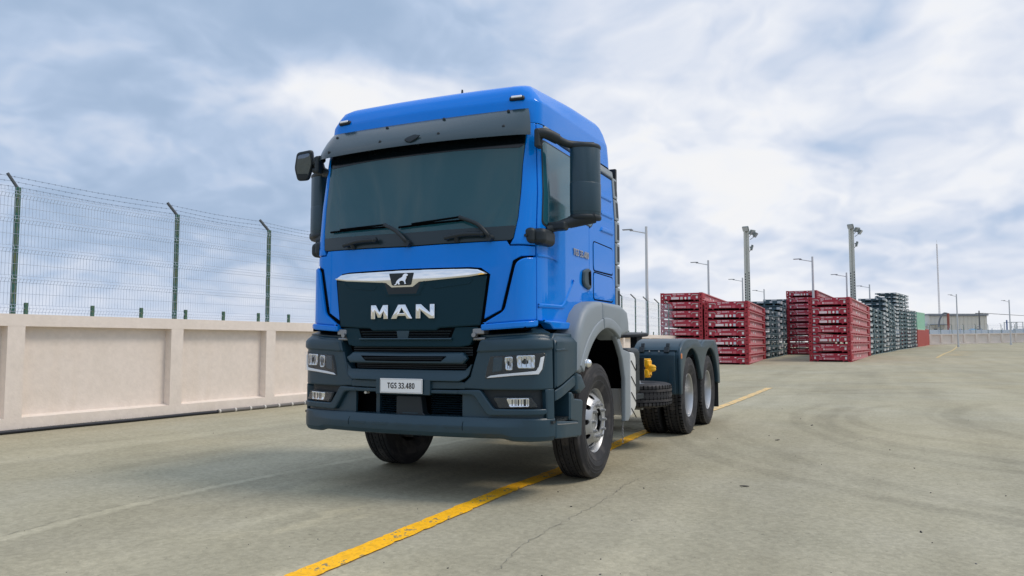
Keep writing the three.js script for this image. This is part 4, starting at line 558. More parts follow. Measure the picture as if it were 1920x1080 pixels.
    L('air_tank', [rbox(0.5, 0.52, 0.42, 0.06, 0.92, 0.95, -1.3, 3), cyl(0.035, 0.035, 0.1, 1.14, 1.0, -1.3, 'x'), box(0.4, 0.05, 0.7, 0.95, 0.66, -1.35)], M.black_plastic);
    L('safety_chain', [...Array(14)].map((_, i) => new THREE.TorusGeometry(0.01, 0.003, 5, 8).rotateY(i % 2 ? 1.57 : 0).translate(1.2, 0.47 - i * 0.0165, -0.68)), M.dull_steel);
    L('side_lamp', [rbox(0.03, 0.06, 0.07, 0.01, 1.0, 1.22, -1.15)], M.amber);
  }

  // ---- mirrors
  for (const s of sides) {
    const m = s > 0 ? (g) => g : mirrorX, L = (n, g, mat, par) => T(n, m(Array.isArray(g) ? merge(g) : g), mat, par);
    const prof = round([[1.268, 0.9], [1.268, 1.02], [1.3, 1.07], [1.39, 1.065], [1.48, 1.0], [1.503, 0.93], [1.495, 0.87], [1.28, 0.86]], [0.01, 0.03, 0.03, 0.05, 0.05, 0.03, 0.02, 0.01]);
    const hs = toCreasedNormals(extrude(prof.map(([x, z]) => [x, -z]), 0.6, 0.02, [], 4).rotateX(-Math.PI / 2).translate(0, 2.32, 0), 0.6); // along y
    const mi = L('side_mirror', hs, M.dark_plastic);
    L('mirror_band', toCreasedNormals(extrude(prof.map(([x, z]) => [1.385 + (x - 1.385) * 1.02, -(0.96 + (z - 0.96) * 1.02)]), 0.26, 0.012, [], 3).rotateX(-Math.PI / 2).translate(0, 2.35, 0), 0.6), M.dark_plastic, mi);
    L('mirror_glass', box(0.19, 0.5, 0.006, 1.385, 2.62, 0.856), M.chrome, mi);
    const cap = (y, h) => toCreasedNormals(extrude(prof.map(([x, z]) => [1.385 + (x - 1.385) * 1.04, -(0.96 + (z - 0.96) * 1.05)]), h, 0.02, [], 3).rotateX(-Math.PI / 2).translate(0, y, 0), 0.6);
    L('mirror_arm', [cap(2.89, 0.05), tube([[1.1, 2.985, 1.3], [1.15, 2.985, 1.27], [1.21, 2.955, 1.18], [1.27, 2.93, 1.08], [1.36, 2.925, 1.0], [1.46, 2.92, 0.95]], 0.034, 10, 30), rbox(0.05, 0.16, 0.09, 0.02, 1.115, 2.93, 1.33), tube([[1.1, 2.97, 1.34], [1.16, 2.975, 1.3], [1.23, 2.945, 1.2]], 0.045, 10, 16)], M.black_plastic, mi);
    L('mirror_arm', [cap(2.29, 0.05), bar([1.46, 2.325, 0.95], [1.27, 2.27, 1.04], 0.06, 10, 0.05), bar([1.3, 2.28, 1.03], [1.12, 2.2, 1.17], 0.05, 10, 0.034), rbox(0.16, 0.07, 0.1, 0.02, 1.2, 2.23, 1.12)], M.black_plastic, mi);
    L('mirror_foot', [rbox(0.14, 0.13, 0.12, 0.035, 1.03, 2.132, 1.34, 4), rbox(0.13, 0.135, 0.26, 0.045, 1.115, 2.128, 1.23, 4), cyl(0.012, 0.012, 0.02, 1.035, 2.13, 1.405, 'z')], M.black_plastic, mi);
  }
  // front mirror on the passenger side
  {
    const pent = (k) => round([[-0.085, -0.02], [-0.06, 0.115], [0.075, 0.14], [0.085, 0.02], [0.035, -0.125], [-0.06, -0.13]].map(([x, y]) => [x * k, y * k]), 0.03 * k), put = (g) => g.rotateX(0.2).rotateY(0.42).scale(1.12, 1.1, 1).translate(-1.31, 2.945, 1.3);
    const fm = T('front_mirror', put(toCreasedNormals(extrude(pent(1), 0.085, 0.02, [], 4), 0.6).translate(0, 0, -0.045)), M.black_plastic);
    T('mirror_glass', put(toCreasedNormals(extrude(pent(0.8), 0.008, 0.002), 0.5).rotateX(0.06).translate(0, 0, 0.036)), std('mirror_dark', 0.13, 0.16, 0.2, 0.05, 1), fm);
    T('mirror_arm', [bar([-1.22, 2.9, 1.28], [-1.06, 2.86, 1.25], 0.026, 10, 0.036), bar([-1.1, 2.87, 1.26], [-1.0, 2.84, 1.3], 0.045, 10, 0.03)], M.black_plastic, fm);
  }

  // ---- chassis
  T('chassis_rail', [box(0.09, 0.27, 7.0, 0.4, 0.93, -2.6), box(0.09, 0.27, 7.0, -0.4, 0.93, -2.6), ...[0.8, -0.9, -2.2, -3.2, -4.6, -6.0].map((z) => box(0.72, 0.2, 0.12, 0, 0.92, z))], M.frame_black);
  T('engine_block', [rbox(0.8, 0.75, 1.6, 0.1, 0, 1.0, 0.6), rbox(0.5, 0.4, 0.9, 0.08, 0, 0.75, -0.7), box(2.0, 0.1, 0.12, 0, 0.5, 0)], deep);
  T('added_light_blocker', [rbox(1.3, 0.05, 1.4, 0.02, 0, 0.56, 0.7), box(1.2, 0.05, 1.6, 0, 0.5, -1.1)], deep);  // unseen slabs added to keep light from under the truck
  T('front_axle', [bar([-1, 0.53, 0], [1, 0.53, 0], 0.07, 10), rbox(0.12, 0.1, 1.5, 0.02, 0.42, 0.66, 0), rbox(0.12, 0.1, 1.5, 0.02, -0.42, 0.66, 0)], M.frame_black);
  for (const z of [-3.896, -5.296]) T('rear_axle', [bar([-1, 0.53, z], [1, 0.53, z], 0.09, 12), new THREE.SphereGeometry(0.24, 20, 14).translate(0, 0.53, z)], M.frame_black);
  T('gearbox_mount', [rbox(0.9, 0.5, 0.7, 0.05, -0.7, 0.85, -1.6), cyl(0.3, 0.3, 1.0, -0.95, 0.8, -2.2, 'z')], M.frame_black);
  const fw = T('fifth_wheel', (() => { const R = 0.5, pts = []; for (let i = 0; i <= 40; i++) { const a = (-62 + (304 * (i / 40)) - 0) * D2R; pts.push([Math.sin(a) * 0, 0]); } const o = []; for (let i = 0; i <= 36; i++) { const a = (-60 + 300 * i / 36) * D2R; o.push([Math.cos(a + Math.PI * 0.0) * R, Math.sin(a) * R]); } const sh = [[0.06, -0.1], [0.06, -0.1]]; void pts; void sh; return [extrude([...o.map(([x, y]) => [x, y]), [-0.16, -0.66], [-0.05, -0.12], [0.05, -0.12], [0.16, -0.66]].filter((p, i, a) => i < 36 || i >= 37), 0.05, 0.012).rotateX(-Math.PI / 2).rotateX(0.05).translate(0, 1.36, -4.35)]; })(), M.frame_black);
  T('mount_plate', [box(0.9, 0.05, 0.7, 0, 1.13, -4.35), box(0.1, 0.22, 0.3, 0.33, 1.25, -4.35), box(0.1, 0.22, 0.3, -0.33, 1.25, -4.35)], M.frame_black, fw);
  T('added_tank', [rbox(0.6, 0.62, 1.5, 0.12, -0.88, 0.8, -1.75, 4), rbox(0.62, 0.64, 0.06, 0.12, -0.88, 0.8, -1.3, 3), rbox(0.62, 0.64, 0.06, 0.12, -0.88, 0.8, -2.2, 3)], M.dull_steel);  // unseen tank, added because it blocks light below the chassis
  T('air_line_post', [bar([0.1, 1.1, -1.3], [0.1, 1.62, -1.2], 0.02), box(0.5, 0.06, 0.2, 0.1, 1.3, -1.2), box(0.9, 0.5, 0.25, 0, 1.3, -1.05)], M.frame_black);
  both('mud_lamp', rbox(0.03, 0.07, 0.055, 0.01, 1.256, 1.09, -3.19), M.amber);

  // ---- rear mudguards
  const arcAt = (z0, a0, a1, r, n = 12) => [...Array(n + 1)].map((_, i) => { const a = (a0 + ((a1 - a0) * i) / n) * D2R; return [z0 + Math.cos(a) * r, 0.535 + Math.sin(a) * r]; });
  const z1 = -3.896, z2 = -5.296;
  const outer = round([[-3.165, 0.585], [-3.13, 1.1], [-3.2, 1.2], [-3.36, 1.285], [-3.62, 1.325], [-4.3, 1.325], [-4.5, 1.27], [-4.6, 1.215], [-4.7, 1.265], [-4.86, 1.315], [-5.7, 1.315], [-5.95, 1.2], [-6.06, 1.0], [-6.12, 0.6]], [0.02, 0.06, 0.08, 0.1, 0.1, 0.12, 0.06, 0.03, 0.06, 0.1, 0.15, 0.15, 0.1, 0.02]);
  const inner = [[-6.04, 0.6], ...arcAt(z2, 172, 30, 0.655), [-4.66, 0.73], [-4.57, 0.73], ...arcAt(z1, 148, 4, 0.655), [-3.235, 0.585]];
  for (const s of sides) {
    const m = s > 0 ? (g) => g : mirrorX, L = (n, g, mat, par) => T(n, m(Array.isArray(g) ? merge(g) : g), mat, par);
    const mg = L('rear_mudguard', [sideExtrude([...outer, ...inner], 1.2, 1.262, 0.018, [], 4)], M.dark_plastic);
    const topShell = [...outer.slice(0), ...outer.slice().reverse().map(([z, y]) => [z - (y < 1 ? 0.02 * Math.sign(z + 4.6) : 0), y - (y > 1.05 ? 0.022 : 0)])];
    L('mudguard_cover', sideExtrude(topShell.filter(([, y], i, a) => i === 0 || Math.hypot(a[i][0] - a[i - 1][0], a[i][1] - a[i - 1][1]) > 1e-4), 0.62, 1.23, 0), M.dark_plastic, mg);
    L('mudguard_front', [sideExtrude(round([[-3.15, 0.585], [-3.115, 1.1], [-3.15, 1.165], [-3.2, 1.165], [-3.2, 0.585]], 0.02), 0.62, 1.19, 0.012)], M.dark_plastic, mg);
    L('mudguard_seam', box(0.6, 0.008, 0.03, 0.91, 1.163, -3.155), M.deep_black, mg);
    for (const x of [0.74, 1.08]) L('latch', [rbox(0.07, 0.085, 0.02, 0.008, 0, 0, 0), rbox(0.05, 0.055, 0.02, 0.008, 0, 0.085, -0.03)].map((g) => g.rotateX(-0.5).translate(x, 1.175, -3.14)), M.black_plastic, mg);
    for (const x of [0.85, 0.98]) L('screw', new THREE.SphereGeometry(0.012, 8, 6).translate(x, 1.15, -3.115), M.dull_steel, mg);
    L('mud_flap', [box(0.6, 0.42, 0.012, 0.93, 0.42, -6.1), ...[...Array(8)].map((_, i) => box(0.012, 0.4, 0.016, 0.66 + i * 0.075, 0.42, -6.098))], M.frame_black, mg);
    L('mud_flap', [box(0.6, 0.36, 0.012, 0.93, 0.6, -4.62)], M.frame_black, mg);
    L('ridge', box(0.05, 0.5, 0.02, 1.13, 0.86, -3.135), M.dark_plastic, mg);
  }

  // ---- wheels
  const R = 0.5375, treadGroove = (w, gs) => { const p = []; for (const g of gs) p.push([R, g - 0.006], [R - 0.013, g - 0.004], [R - 0.013, g + 0.004], [R, g + 0.006]); return p; };
  const tyreProf = (w) => { const h = w / 2; return [[0.29, -h * 0.62], [0.3, -h * 0.74], [0.335, -h * 0.86], [0.37, -h * 0.95], [0.375, -h * 0.965], [0.38, -h * 0.955], [0.42, -h], [0.425, -h * 1.012], [0.43, -h], [0.455, -h * 0.985], [0.46, -h * 0.998], [0.466, -h * 0.98], [0.485, -h * 0.95], [0.489, -h * 0.965], [0.494, -h * 0.94], [0.515, -h * 0.885], [0.53, -h * 0.84], [R - 0.002, -h * 0.79], ...treadGroove(w, [-0.085, -0.04, 0.04, 0.085].map((g) => g * (w / 0.3))), [R - 0.002, h * 0.79], [0.53, h * 0.84], [0.515, h * 0.885], [0.494, h * 0.94], [0.489, h * 0.965], [0.485, h * 0.95], [0.466, h * 0.98], [0.46, h * 0.998], [0.455, h * 0.985], [0.43, h], [0.425, h * 1.012], [0.42, h], [0.38, h * 0.955], [0.375, h * 0.965], [0.37, h * 0.95], [0.335, h * 0.86], [0.3, h * 0.74], [0.29, h * 0.62]]; };
  const tyreGeo = (w, blocks) => { const parts = [latheX(tyreProf(w), 96, 0.35)]; if (blocks) for (let i = 0; i < 72; i++) for (const [x, t] of blocks) { const a = (i / 72) * Math.PI * 2 + t; parts.push(box(0.03, 0.004, 0.011, 0, 0, 0).rotateY(0.4).translate(0, R - 0.0005, 0).rotateX(a).translate(x, 0, 0)); } const g = merge(parts); return g; };
  const frontTyre = tyreGeo(0.3), sipe = (() => { const l = []; for (let i = 0; i < 60; i++) for (const x of [-0.063, 0, 0.063]) l.push(box(0.004, 0.004, 0.018, x, R, 0).rotateX((i / 60) * Math.PI * 2 + x)); return merge(l); })();
  const rearTyre = tyreGeo(0.285), lug = (() => { const l = []; for (let i = 0; i < 60; i++) for (const x of [-0.1, 0.1]) l.push(box(0.045, 0.004, 0.012, x, R - 0.002, 0).rotateX((i / 60) * Math.PI * 2)); for (let i = 0; i < 60; i++) for (const x of [-0.03, 0.03]) l.push(box(0.04, 0.004, 0.005, x, R, 0).rotateX((i / 60) * Math.PI * 2 + 0.03)); return merge(l); })();
  const letters = (() => { const l = []; for (const [txt, a0, r] of [['X MULTI', 1.1, 0.395], ['315/80 R22.5', 3.6, 0.395]]) [...txt].forEach((c, i) => { if (c === ' ') return; const g = new TextGeometry(c, { font, size: 0.03, depth: 0.003, curveSegments: 2 }); g.translate(-0.01, 0, 0).rotateY(Math.PI / 2).translate(0, r, 0).rotateX(a0 + i * 0.075); l.push(g); }); return merge(l); })();
  const nutG = merge([new THREE.CylinderGeometry(0.0165, 0.0175, 0.026, 6).rotateZ(-Math.PI / 2).translate(0.014, 0, 0), cyl(0.02, 0.022, 0.008, 0.003, 0, 0, 'x', 16), cyl(0.0105, 0.0105, 0.038, 0.018, 0, 0, 'x', 10)]);
  // front rim: dished disc with ten hand holes, bulging outwards
  const rimProf = (r) => (r > 0.253 ? lerp(0.03, 0.05, (0.268 - r) / 0.015) : r > 0.2 ? lerp(0.05, 0.112, 1 - ((r - 0.2) / 0.053) ** 1.25) : r > 0.185 ? lerp(0.112, 0.12, (0.2 - r) / 0.015) : 0.12);
  const disc = (() => {
    const circ = (cx, cy, rx, n, rev) => { const p = [...Array(n)].map((_, i) => { const a = (i / n) * 2 * Math.PI; return [cx + Math.cos(a) * rx, cy + Math.sin(a) * rx]; }); return rev ? p.reverse() : p; };
    const holes = [circ(0, 0, 0.112, 48, true)]; for (let i = 0; i < 10; i++) { const a = (i / 10) * 2 * Math.PI; holes.push(circ(Math.cos(a) * 0.232, Math.sin(a) * 0.232, 0.026, 16, true)); }
    let g = new THREE.ExtrudeGeometry(shapeOf(circ(0, 0, 0.268, 72), holes), { depth: 0.01, bevelEnabled: false }); g = new TessellateModifier(0.022, 6).modify(g.toNonIndexed());
    const p = g.attributes.position; for (let i = 0; i < p.count; i++) { const r = Math.hypot(p.getX(i), p.getY(i)); p.setZ(i, p.getZ(i) + rimProf(r)); } g.computeVertexNormals(); return toCreasedNormals(g, 0.75).rotateY(Math.PI / 2);
  })();
  const rimBarrel = latheX([[0.262, -0.2], [0.262, -0.04], [0.268, 0.02], [0.28, 0.065], [0.288, 0.1], [0.3, 0.112], [0.303, 0.106], [0.3, 0.095], [0.29, 0.08]], 72, 0.8);
  const hub = [latheX([[0.11, -0.05], [0.105, 0.02], [0.098, 0.028], [0.09, 0.02], [0.085, -0.01], [0.06, -0.012], [0.055, 0.03], [0.048, 0.036], [0, 0.036]], 40, 0.5)]; for (let i = 0; i < 8; i++) hub.push(cyl(0.01, 0.01, 0.03, 0.0, Math.cos(i * 0.785) * 0.073, Math.sin(i * 0.785) * 0.073, 'x', 6));
  const wheel = (name, side, x, z, tyre, detail, parts) => {
    const w = new THREE.Group(); w.name = name; w.position.set(x, 0.535, z); if (side < 0) w.rotation.y = Math.PI; TRUCK.add(w);
    const t = T('tyre', tyre, M.tyre_rubber, w); parts(w); return w;
  };
  for (const s of sides) wheel('front_wheel', s, s * 1.022, 0, merge([frontTyre, letters.clone().translate(0.1395, 0, 0)]), sipe, (w) => {
    T('tread_sipes', sipe, M.deep_black, w); T('rim', rimBarrel, M.silver_steel, w); T('wheel_disc', disc.clone().translate(0.012, 0, 0), M.silver_steel, w); T('hub', merge(hub).translate(0.075, 0, 0), M.dull_steel, w); T('brake_drum', cyl(0.26, 0.26, 0.01, 0.0, 0, 0, 'x', 40), M.deep_black, w);
    for (let i = 0; i < 10; i++) { const a = (i / 10) * Math.PI * 2 + 0.31, q = T('wheel_nut', nutG, M.silver_steel, w); q.position.set(0.14, Math.cos(a) * 0.15, Math.sin(a) * 0.15); }
  });
  const dish = latheX([[0.3, 0.1], [0.303, 0.108], [0.3, 0.114], [0.288, 0.104], [0.28, 0.07], [0.268, 0.0], [0.262, -0.08], [0.255, -0.115], [0.225, -0.13], [0.18, -0.15], [0.11, -0.15], [0.105, -0.06], [0.085, -0.05], [0, -0.05]], 72, 0.6);
  const rim2 = std('pale_steel', 0.5, 0.51, 0.52, 0.34, 0.85);
  for (const s of sides) for (const z of [z1, z2]) {
    wheel('rear_wheel', s, s * 1.09, z, merge([rearTyre, letters.clone().translate(0.132, 0, 0)]), lug, (w) => { T('tread_lugs', lug, M.deep_black, w); T('rim', dish, rim2, w); for (let i = 0; i < 10; i++) { const a = (i / 10) * Math.PI * 2, q = T('wheel_nut', nutG, M.dull_steel, w); q.position.set(-0.15, Math.cos(a) * 0.15, Math.sin(a) * 0.15); } });
    wheel('inner_rear_wheel', s, s * 0.755, z, rearTyre, lug, (w) => T('tread_lugs', lug, M.deep_black, w));
  }
  // spare wheel under the frame and two yellow chocks on their bracket (things of their own)
  const toWorld = (x, y, z) => TRUCK.localToWorld(V(x, y, z)).toArray(); TRUCK.updateMatrixWorld(true);
  const sp = thing('spare_wheel', 'spare truck tyre lying flat in a carrier before the rear wheels', 'spare wheel', toWorld(0.77, 0.635, -2.37), -0.4321);
  { const g = new THREE.Group(); const a = mesh('tyre', rearTyre.clone().rotateZ(Math.PI / 2), M.tyre_rubber, sp), b = mesh('tread_lugs', lug.clone().rotateZ(Math.PI / 2), M.deep_black, sp), c = mesh('rim', dish.clone().rotateZ(-Math.PI / 2).rotateX(Math.PI), M.pale_steel, sp); void [g, a, b, c]; }
  T('spare_carrier', [box(0.9, 0.04, 0.08, 0.5, 0.46, -2.37), bar([0.77, 0.46, -2.37], [0.5, 1.1, -2.37], 0.02), cyl(0.06, 0.03, 0.06, 0.95, 0.815, -2.1)], M.dull_steel);
  // chock: two ribbed hollow beams with a pointed nose
  for (const [k, y, lab] of [[0, 1.03, 'upper of two yellow plastic wheel chocks hung behind the cab'], [1, 0.915, 'lower of two yellow plastic wheel chocks hung behind the cab']]) {
    const c = thing('wheel_chock', lab, 'wheel chock', toWorld(1.09, y, -1.84), -0.4321), f = k ? -1 : 1;
    const prof = round([[-0.1, -0.045], [0.07, -0.045], [0.1, -0.02], [0.1, 0.03], [0.08, 0.045], [-0.1, 0.045]], 0.012);
    mesh('wedge', [toCreasedNormals(extrude(prof, 0.16, 0.008), 0.5).translate(0, 0, -0.08), ...[-0.06, -0.02, 0.02, 0.06].map((z) => rbox(0.19, 0.012, 0.012, 0.004, 0, 0.046 * f, z)), rbox(0.01, 0.06, 0.03, 0.004, 0.1, 0, -0.05), rbox(0.01, 0.06, 0.03, 0.004, 0.1, 0, 0.05), ...[-0.05, 0, 0.05].map((x) => rbox(0.02, 0.05, 0.014, 0.004, x, 0, 0.08))], M.yellow_plastic, c);
    mesh('nose', [(() => { const g = new THREE.SphereGeometry(0.034, 16, 12).scale(1.7, 0.9, 1).translate(0.12, -0.045 * f, 0.02); return g; })(), cyl(0.035, 0.035, 0.06, 0.09, -0.045 * f, 0.02, 'x', 14)], M.yellow_plastic, c);
  }
  T('chock_bracket', [box(0.2, 0.25, 0.02, 1.08, 0.97, -1.62), bar([1.02, 0.97, -1.62], [1.2, 0.97, -1.9], 0.008)], M.frame_black);
}
// ================================================================ YARD: folded flat racks, containers, lamps, masts, far buildings
const ORD = ['bottom', 'second', 'third', 'fourth', 'fifth', 'sixth', 'seventh', 'eighth', 'ninth', 'tenth', 'eleventh', 'twelfth', 'thirteenth', 'fourteenth', 'fifteenth', 'sixteenth'];
const level = (k, n) => (k === 0 ? 'lowest' : k === n - 1 ? 'topmost' : ORD[k] + ' from the bottom');
{
  const W = 2.44, L = 12.19, H = 0.5;
  const redTex = noiseTex(256, (x, y) => { const a = fbm(x / 24, y / 24, 4, 3), b = fbm(x / 5, y / 20, 3, 9), d = smoothstep(a * 0.6 + b * 0.5, 0.6, 0.75); return [0.9 + 0.2 * (a - 0.5) - 0.15 * d, 0.88 + 0.3 * (a - 0.5) - 0.1 * d, 0.88 + 0.3 * (a - 0.5) - 0.12 * d]; });
  const red = std('red_steel', 0.5, 0.04, 0.06, 0.6, 0, { map: redTex }), redSide = std('lit_red_steel', 0.72, 0.32, 0.34, 0.65, 0, { map: redTex });  // second red is the lit copy: side light painted into the rack beams
  // printed end panels: numbers, plates and hazard squares
  const panelTex = (no, kind) => {
    const c = document.createElement('canvas'); c.width = 512; c.height = 96; const x = c.getContext('2d'); x.fillStyle = '#a8283c'; x.fillRect(0, 0, 512, 96);
    x.fillStyle = '#f2e6e6'; x.font = 'bold 25px sans-serif'; x.fillText('FBIU', 128, 26); x.fillText(no, 196, 26); x.font = 'bold 20px sans-serif'; x.fillText('45P1', 132, 48); x.fillRect(362, 12, 26, 12);
    if (kind) { x.fillRect(108, 58, 112, 30); x.fillStyle = '#d9cfc6'; x.fillRect(240, 54, 38, 36); x.fillStyle = '#f4f4f0'; x.beginPath(); x.ellipse(316, 72, 15, 17, 0, 0, 7); x.fill(); x.fillStyle = '#c9cfd6'; x.fillRect(354, 54, 34, 36); x.fillStyle = '#a8283c'; for (let i = 0; i < 5; i++) x.fillRect(120 + i * 20, 68, 3, 12); }
    else { x.fillStyle = '#c25a66'; x.fillRect(88, 56, 44, 40); x.fillRect(338, 56, 44, 40); x.fillStyle = '#e9d3d2'; x.fillRect(156, 60, 26, 22); x.fillStyle = '#d9a6a8'; x.fillRect(190, 60, 132, 24); x.fillStyle = '#a8283c'; for (let i = 0; i < 6; i++) x.fillRect(200 + i * 21, 60, 4, 24); }
    const t = new THREE.CanvasTexture(c); t.colorSpace = THREE.SRGBColorSpace; return t;
  };
  const panelMats = [['482740 5', 0], ['482809 8', 1], ['482827 7', 0], ['480309 5', 1], ['482874 8', 0], ['462329 3', 1], ['482274 0', 0], ['482140 5', 1]].map(([n, k], i) => ({ k, m: std('printed_red_' + i, 1, 1, 1, 0.55, 0, { map: panelTex(n, k) }) }));
  const white = std('label_white', 0.72, 0.71, 0.7, 0.5), bare = std('worn_bar', 0.55, 0.5, 0.47, 0.5, 0.3), hole = M.deep_black;
  const endShape = [[-1.02, 0.1], [-1.02, H - 0.02], [1.02, H - 0.02], [1.02, 0.1], [0.82, 0.1], [0.72, 0.03], [0.7, 0.12], [-0.7, 0.12], [-0.72, 0.03], [-0.82, 0.1]];
  const endGeo = (() => { const g = extrude(endShape, 0.05), p = g.attributes.position, u = g.attributes.uv; for (let i = 0; i < p.count; i++) u.setXY(i, (p.getX(i) + 1.02) / 2.04, clamp((p.getY(i) - 0.1) / (H - 0.12), 0, 1)); return g.translate(0, 0, -0.1); })();
  const post = (s) => { const h = [[[-0.035, 0.09], [0.035, 0.09], [0.035, 0.17], [-0.035, 0.17]], [[-0.035, 0.31], [0.035, 0.31], [0.035, 0.39], [-0.035, 0.39]]].map((q) => q.slice().reverse()); return extrude([[-0.1, 0.0], [0.1, 0.0], [0.1, H - 0.005], [-0.1, H - 0.005]], 0.2, 0.006, h).translate(s * (W / 2 - 0.1), 0, -0.2); };
  const postBack = box(W - 0.36, 0.34, 0.02, 0, 0.28, -0.16), lock = (s) => merge([tube([[s * 0.98, 0.36, -0.03], [s * 0.72, 0.37, -0.02], [s * 0.62, 0.355, -0.02], [s * 0.6, 0.28, -0.02]], 0.02, 6, 10)]), plac = (s) => box(0.11, 0.13, 0.012, s * 0.9, 0.235, -0.046);
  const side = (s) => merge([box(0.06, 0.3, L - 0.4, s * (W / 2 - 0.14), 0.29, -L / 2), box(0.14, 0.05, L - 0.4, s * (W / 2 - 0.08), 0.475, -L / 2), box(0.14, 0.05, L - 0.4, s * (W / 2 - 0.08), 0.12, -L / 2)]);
  const block = (s, z) => rbox(0.16, 0.3, 0.85, 0.02, s * (W / 2 - 0.085), 0.33, z, 1), teeth = (s) => merge([...Array(12)].map((_, i) => box(0.12, 0.1, 0.5, s * (W / 2 - 0.075), 0.055, -0.9 - i * 0.94)));
  const G = { posts: [post(-1), post(1)], locks: [lock(-1), lock(1)], placs: [plac(-1), plac(1)], sides: [side(-1), side(1)], blocks: [block(1, -0.75), block(1, -L + 0.75)], teeth: teeth(1), deck: box(W - 0.3, 0.04, L - 0.2, 0, 0.46, -L / 2), label: [box(0.012, 0.13, 0.34, W / 2 - 0.105, 0.3, -4.2), box(0.012, 0.13, 0.34, W / 2 - 0.105, 0.27, -5.6)], rearEnd: box(W - 0.2, 0.36, 0.06, 0, 0.3, -L + 0.1), rearPosts: [post(-1).translate(0, 0, -L + 0.2), post(1).translate(0, 0, -L + 0.2)] };
  const redProto = (pm) => {
    const t = thing('flat_rack', '', 'flat rack');
    mesh('end_panel', endGeo, pm.m, t); mesh('end_backing', postBack, red, t);
    G.posts.forEach((g) => mesh('corner_post', g, red, t)); G.rearPosts.forEach((g) => mesh('corner_post', g, red, t));
    G.locks.forEach((g) => mesh('locking_bar', g, bare, t)); G.placs.forEach((g) => mesh('placard', g, white, t));
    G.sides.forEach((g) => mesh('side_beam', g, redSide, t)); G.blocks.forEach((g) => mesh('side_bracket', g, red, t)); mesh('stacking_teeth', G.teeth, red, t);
    mesh('deck', G.deck, red, t); mesh('end_wall', G.rearEnd, red, t); G.label.forEach((g) => mesh('placard', g, white, t));
    return t;
  };
  const redKinds = [], stackRed = (corner, turnDeg, n, pitch, len, pat, where, group) => {
    const a = turnDeg * D2R, ox = corner[0] - (W / 2) * Math.cos(a), oz = corner[1] - (W / 2) * Math.sin(a), y0 = Math.min(groundY(corner[0], corner[1]), groundY(ox, oz)) - 0.03;
    for (let k = 0; k < n; k++) {
      const i = (pat[k % pat.length] + 0) % panelMats.length, lab = `red flat rack, ${level(k, n)} of ${where}`, pos = [ox + (rnd() - 0.5) * 0.03, y0 + k * pitch, oz + (rnd() - 0.5) * 0.05]; let o;
      if (!redKinds[i]) { o = redKinds[i] = redProto(panelMats[i]); o.position.set(...pos); o.rotation.y = -a; tag(o, lab, null, group); } else o = dup(redKinds[i], 'flat_rack', pos, -a, lab, group);
      o.scale.set(1, pitch / H, len / L);
    }
    return [ox, oz, a, y0];
  };
  const beside = ([x, z], deg, gap) => { const a = deg * D2R, d = W + gap; return [x - d * Math.cos(a), z - d * Math.sin(a)]; };
  const gR = 'red folded flat racks in stacks';
  stackRed([13.34, -43.36], 23, 7, 0.52, 10.9, [2, 4, 1, 6, 3, 5, 0], 'the red stack nearest the truck', gR);
  stackRed(beside([13.34, -43.36], 23, 0.1), 23, 8, 0.522, 10.9, [2, 4, 6, 0, 2, 4, 6, 7], 'the red stack behind the mudguards', gR);
  stackRed([20.87, -47.39], 29, 7, 0.58, 15.6, [0, 6, 5, 2, 1, 7, 4], 'the rightmost red stack', gR);
  stackRed([25.3, -63.6], 29, 10, 0.54, 12, [4, 2, 0, 6, 2, 4, 0, 6, 2, 3], 'the tallest red stack', gR);

  // dark racks
  const dk = std('dark_green_steel', 0.055, 0.1, 0.12, 0.6), dk2 = std('grey_green_steel', 0.13, 0.2, 0.225, 0.6), pale = std('pale_casting', 0.5, 0.53, 0.54, 0.55);
  const D = {
    frame: merge([box(0.1, 0.07, L, W / 2 - 0.06, 0.44, -L / 2), box(0.1, 0.07, L, W / 2 - 0.06, 0.05, -L / 2), box(0.1, 0.07, L, -W / 2 + 0.06, 0.44, -L / 2), box(0.1, 0.07, L, -W / 2 + 0.06, 0.05, -L / 2), ...[3.4, 6.1, 8.8].map((z) => box(0.1, 0.42, 0.35, W / 2 - 0.06, 0.25, -z))]),
    end: merge([box(W - 0.5, 0.14, 0.08, 0, 0.4, -0.1), box(W - 0.3, 0.08, 0.08, 0, 0.08, -0.1), ...[-0.7, 0, 0.7].map((x) => box(0.14, 0.4, 0.06, x, 0.25, -0.12))]),
    deck: box(W - 0.3, 0.05, L - 0.1, 0, 0.3, -L / 2), cast: [-1, 1].map((s) => box(0.24, 0.2, 0.3, s * (W / 2 - 0.13), 0.38, -0.13)), block: [1.2, 5, L - 1.2].map((z, i) => box(0.1, i === 1 ? 0.14 : 0.24, i === 1 ? 0.8 : 1.5, W / 2 - 0.045, 0.36, -z)), tag: box(0.5, 0.1, 0.02, -0.3, 0.4, -0.055), tag2: box(0.2, 0.1, 0.02, 0.5, 0.4, -0.055),
  };
  const dark = thing('flat_rack', '', 'flat rack');
  mesh('frame', D.frame, dk2, dark); mesh('end_wall', D.end, dk, dark); mesh('deck', D.deck, dk, dark); D.cast.forEach((g) => mesh('corner_casting', g, pale, dark)); D.block.forEach((g) => mesh('side_block', g, pale, dark)); mesh('placard', D.tag, white, dark); mesh('placard', D.tag2, white, dark);
  let used = false; const gD = 'dark green folded flat racks in stacks';
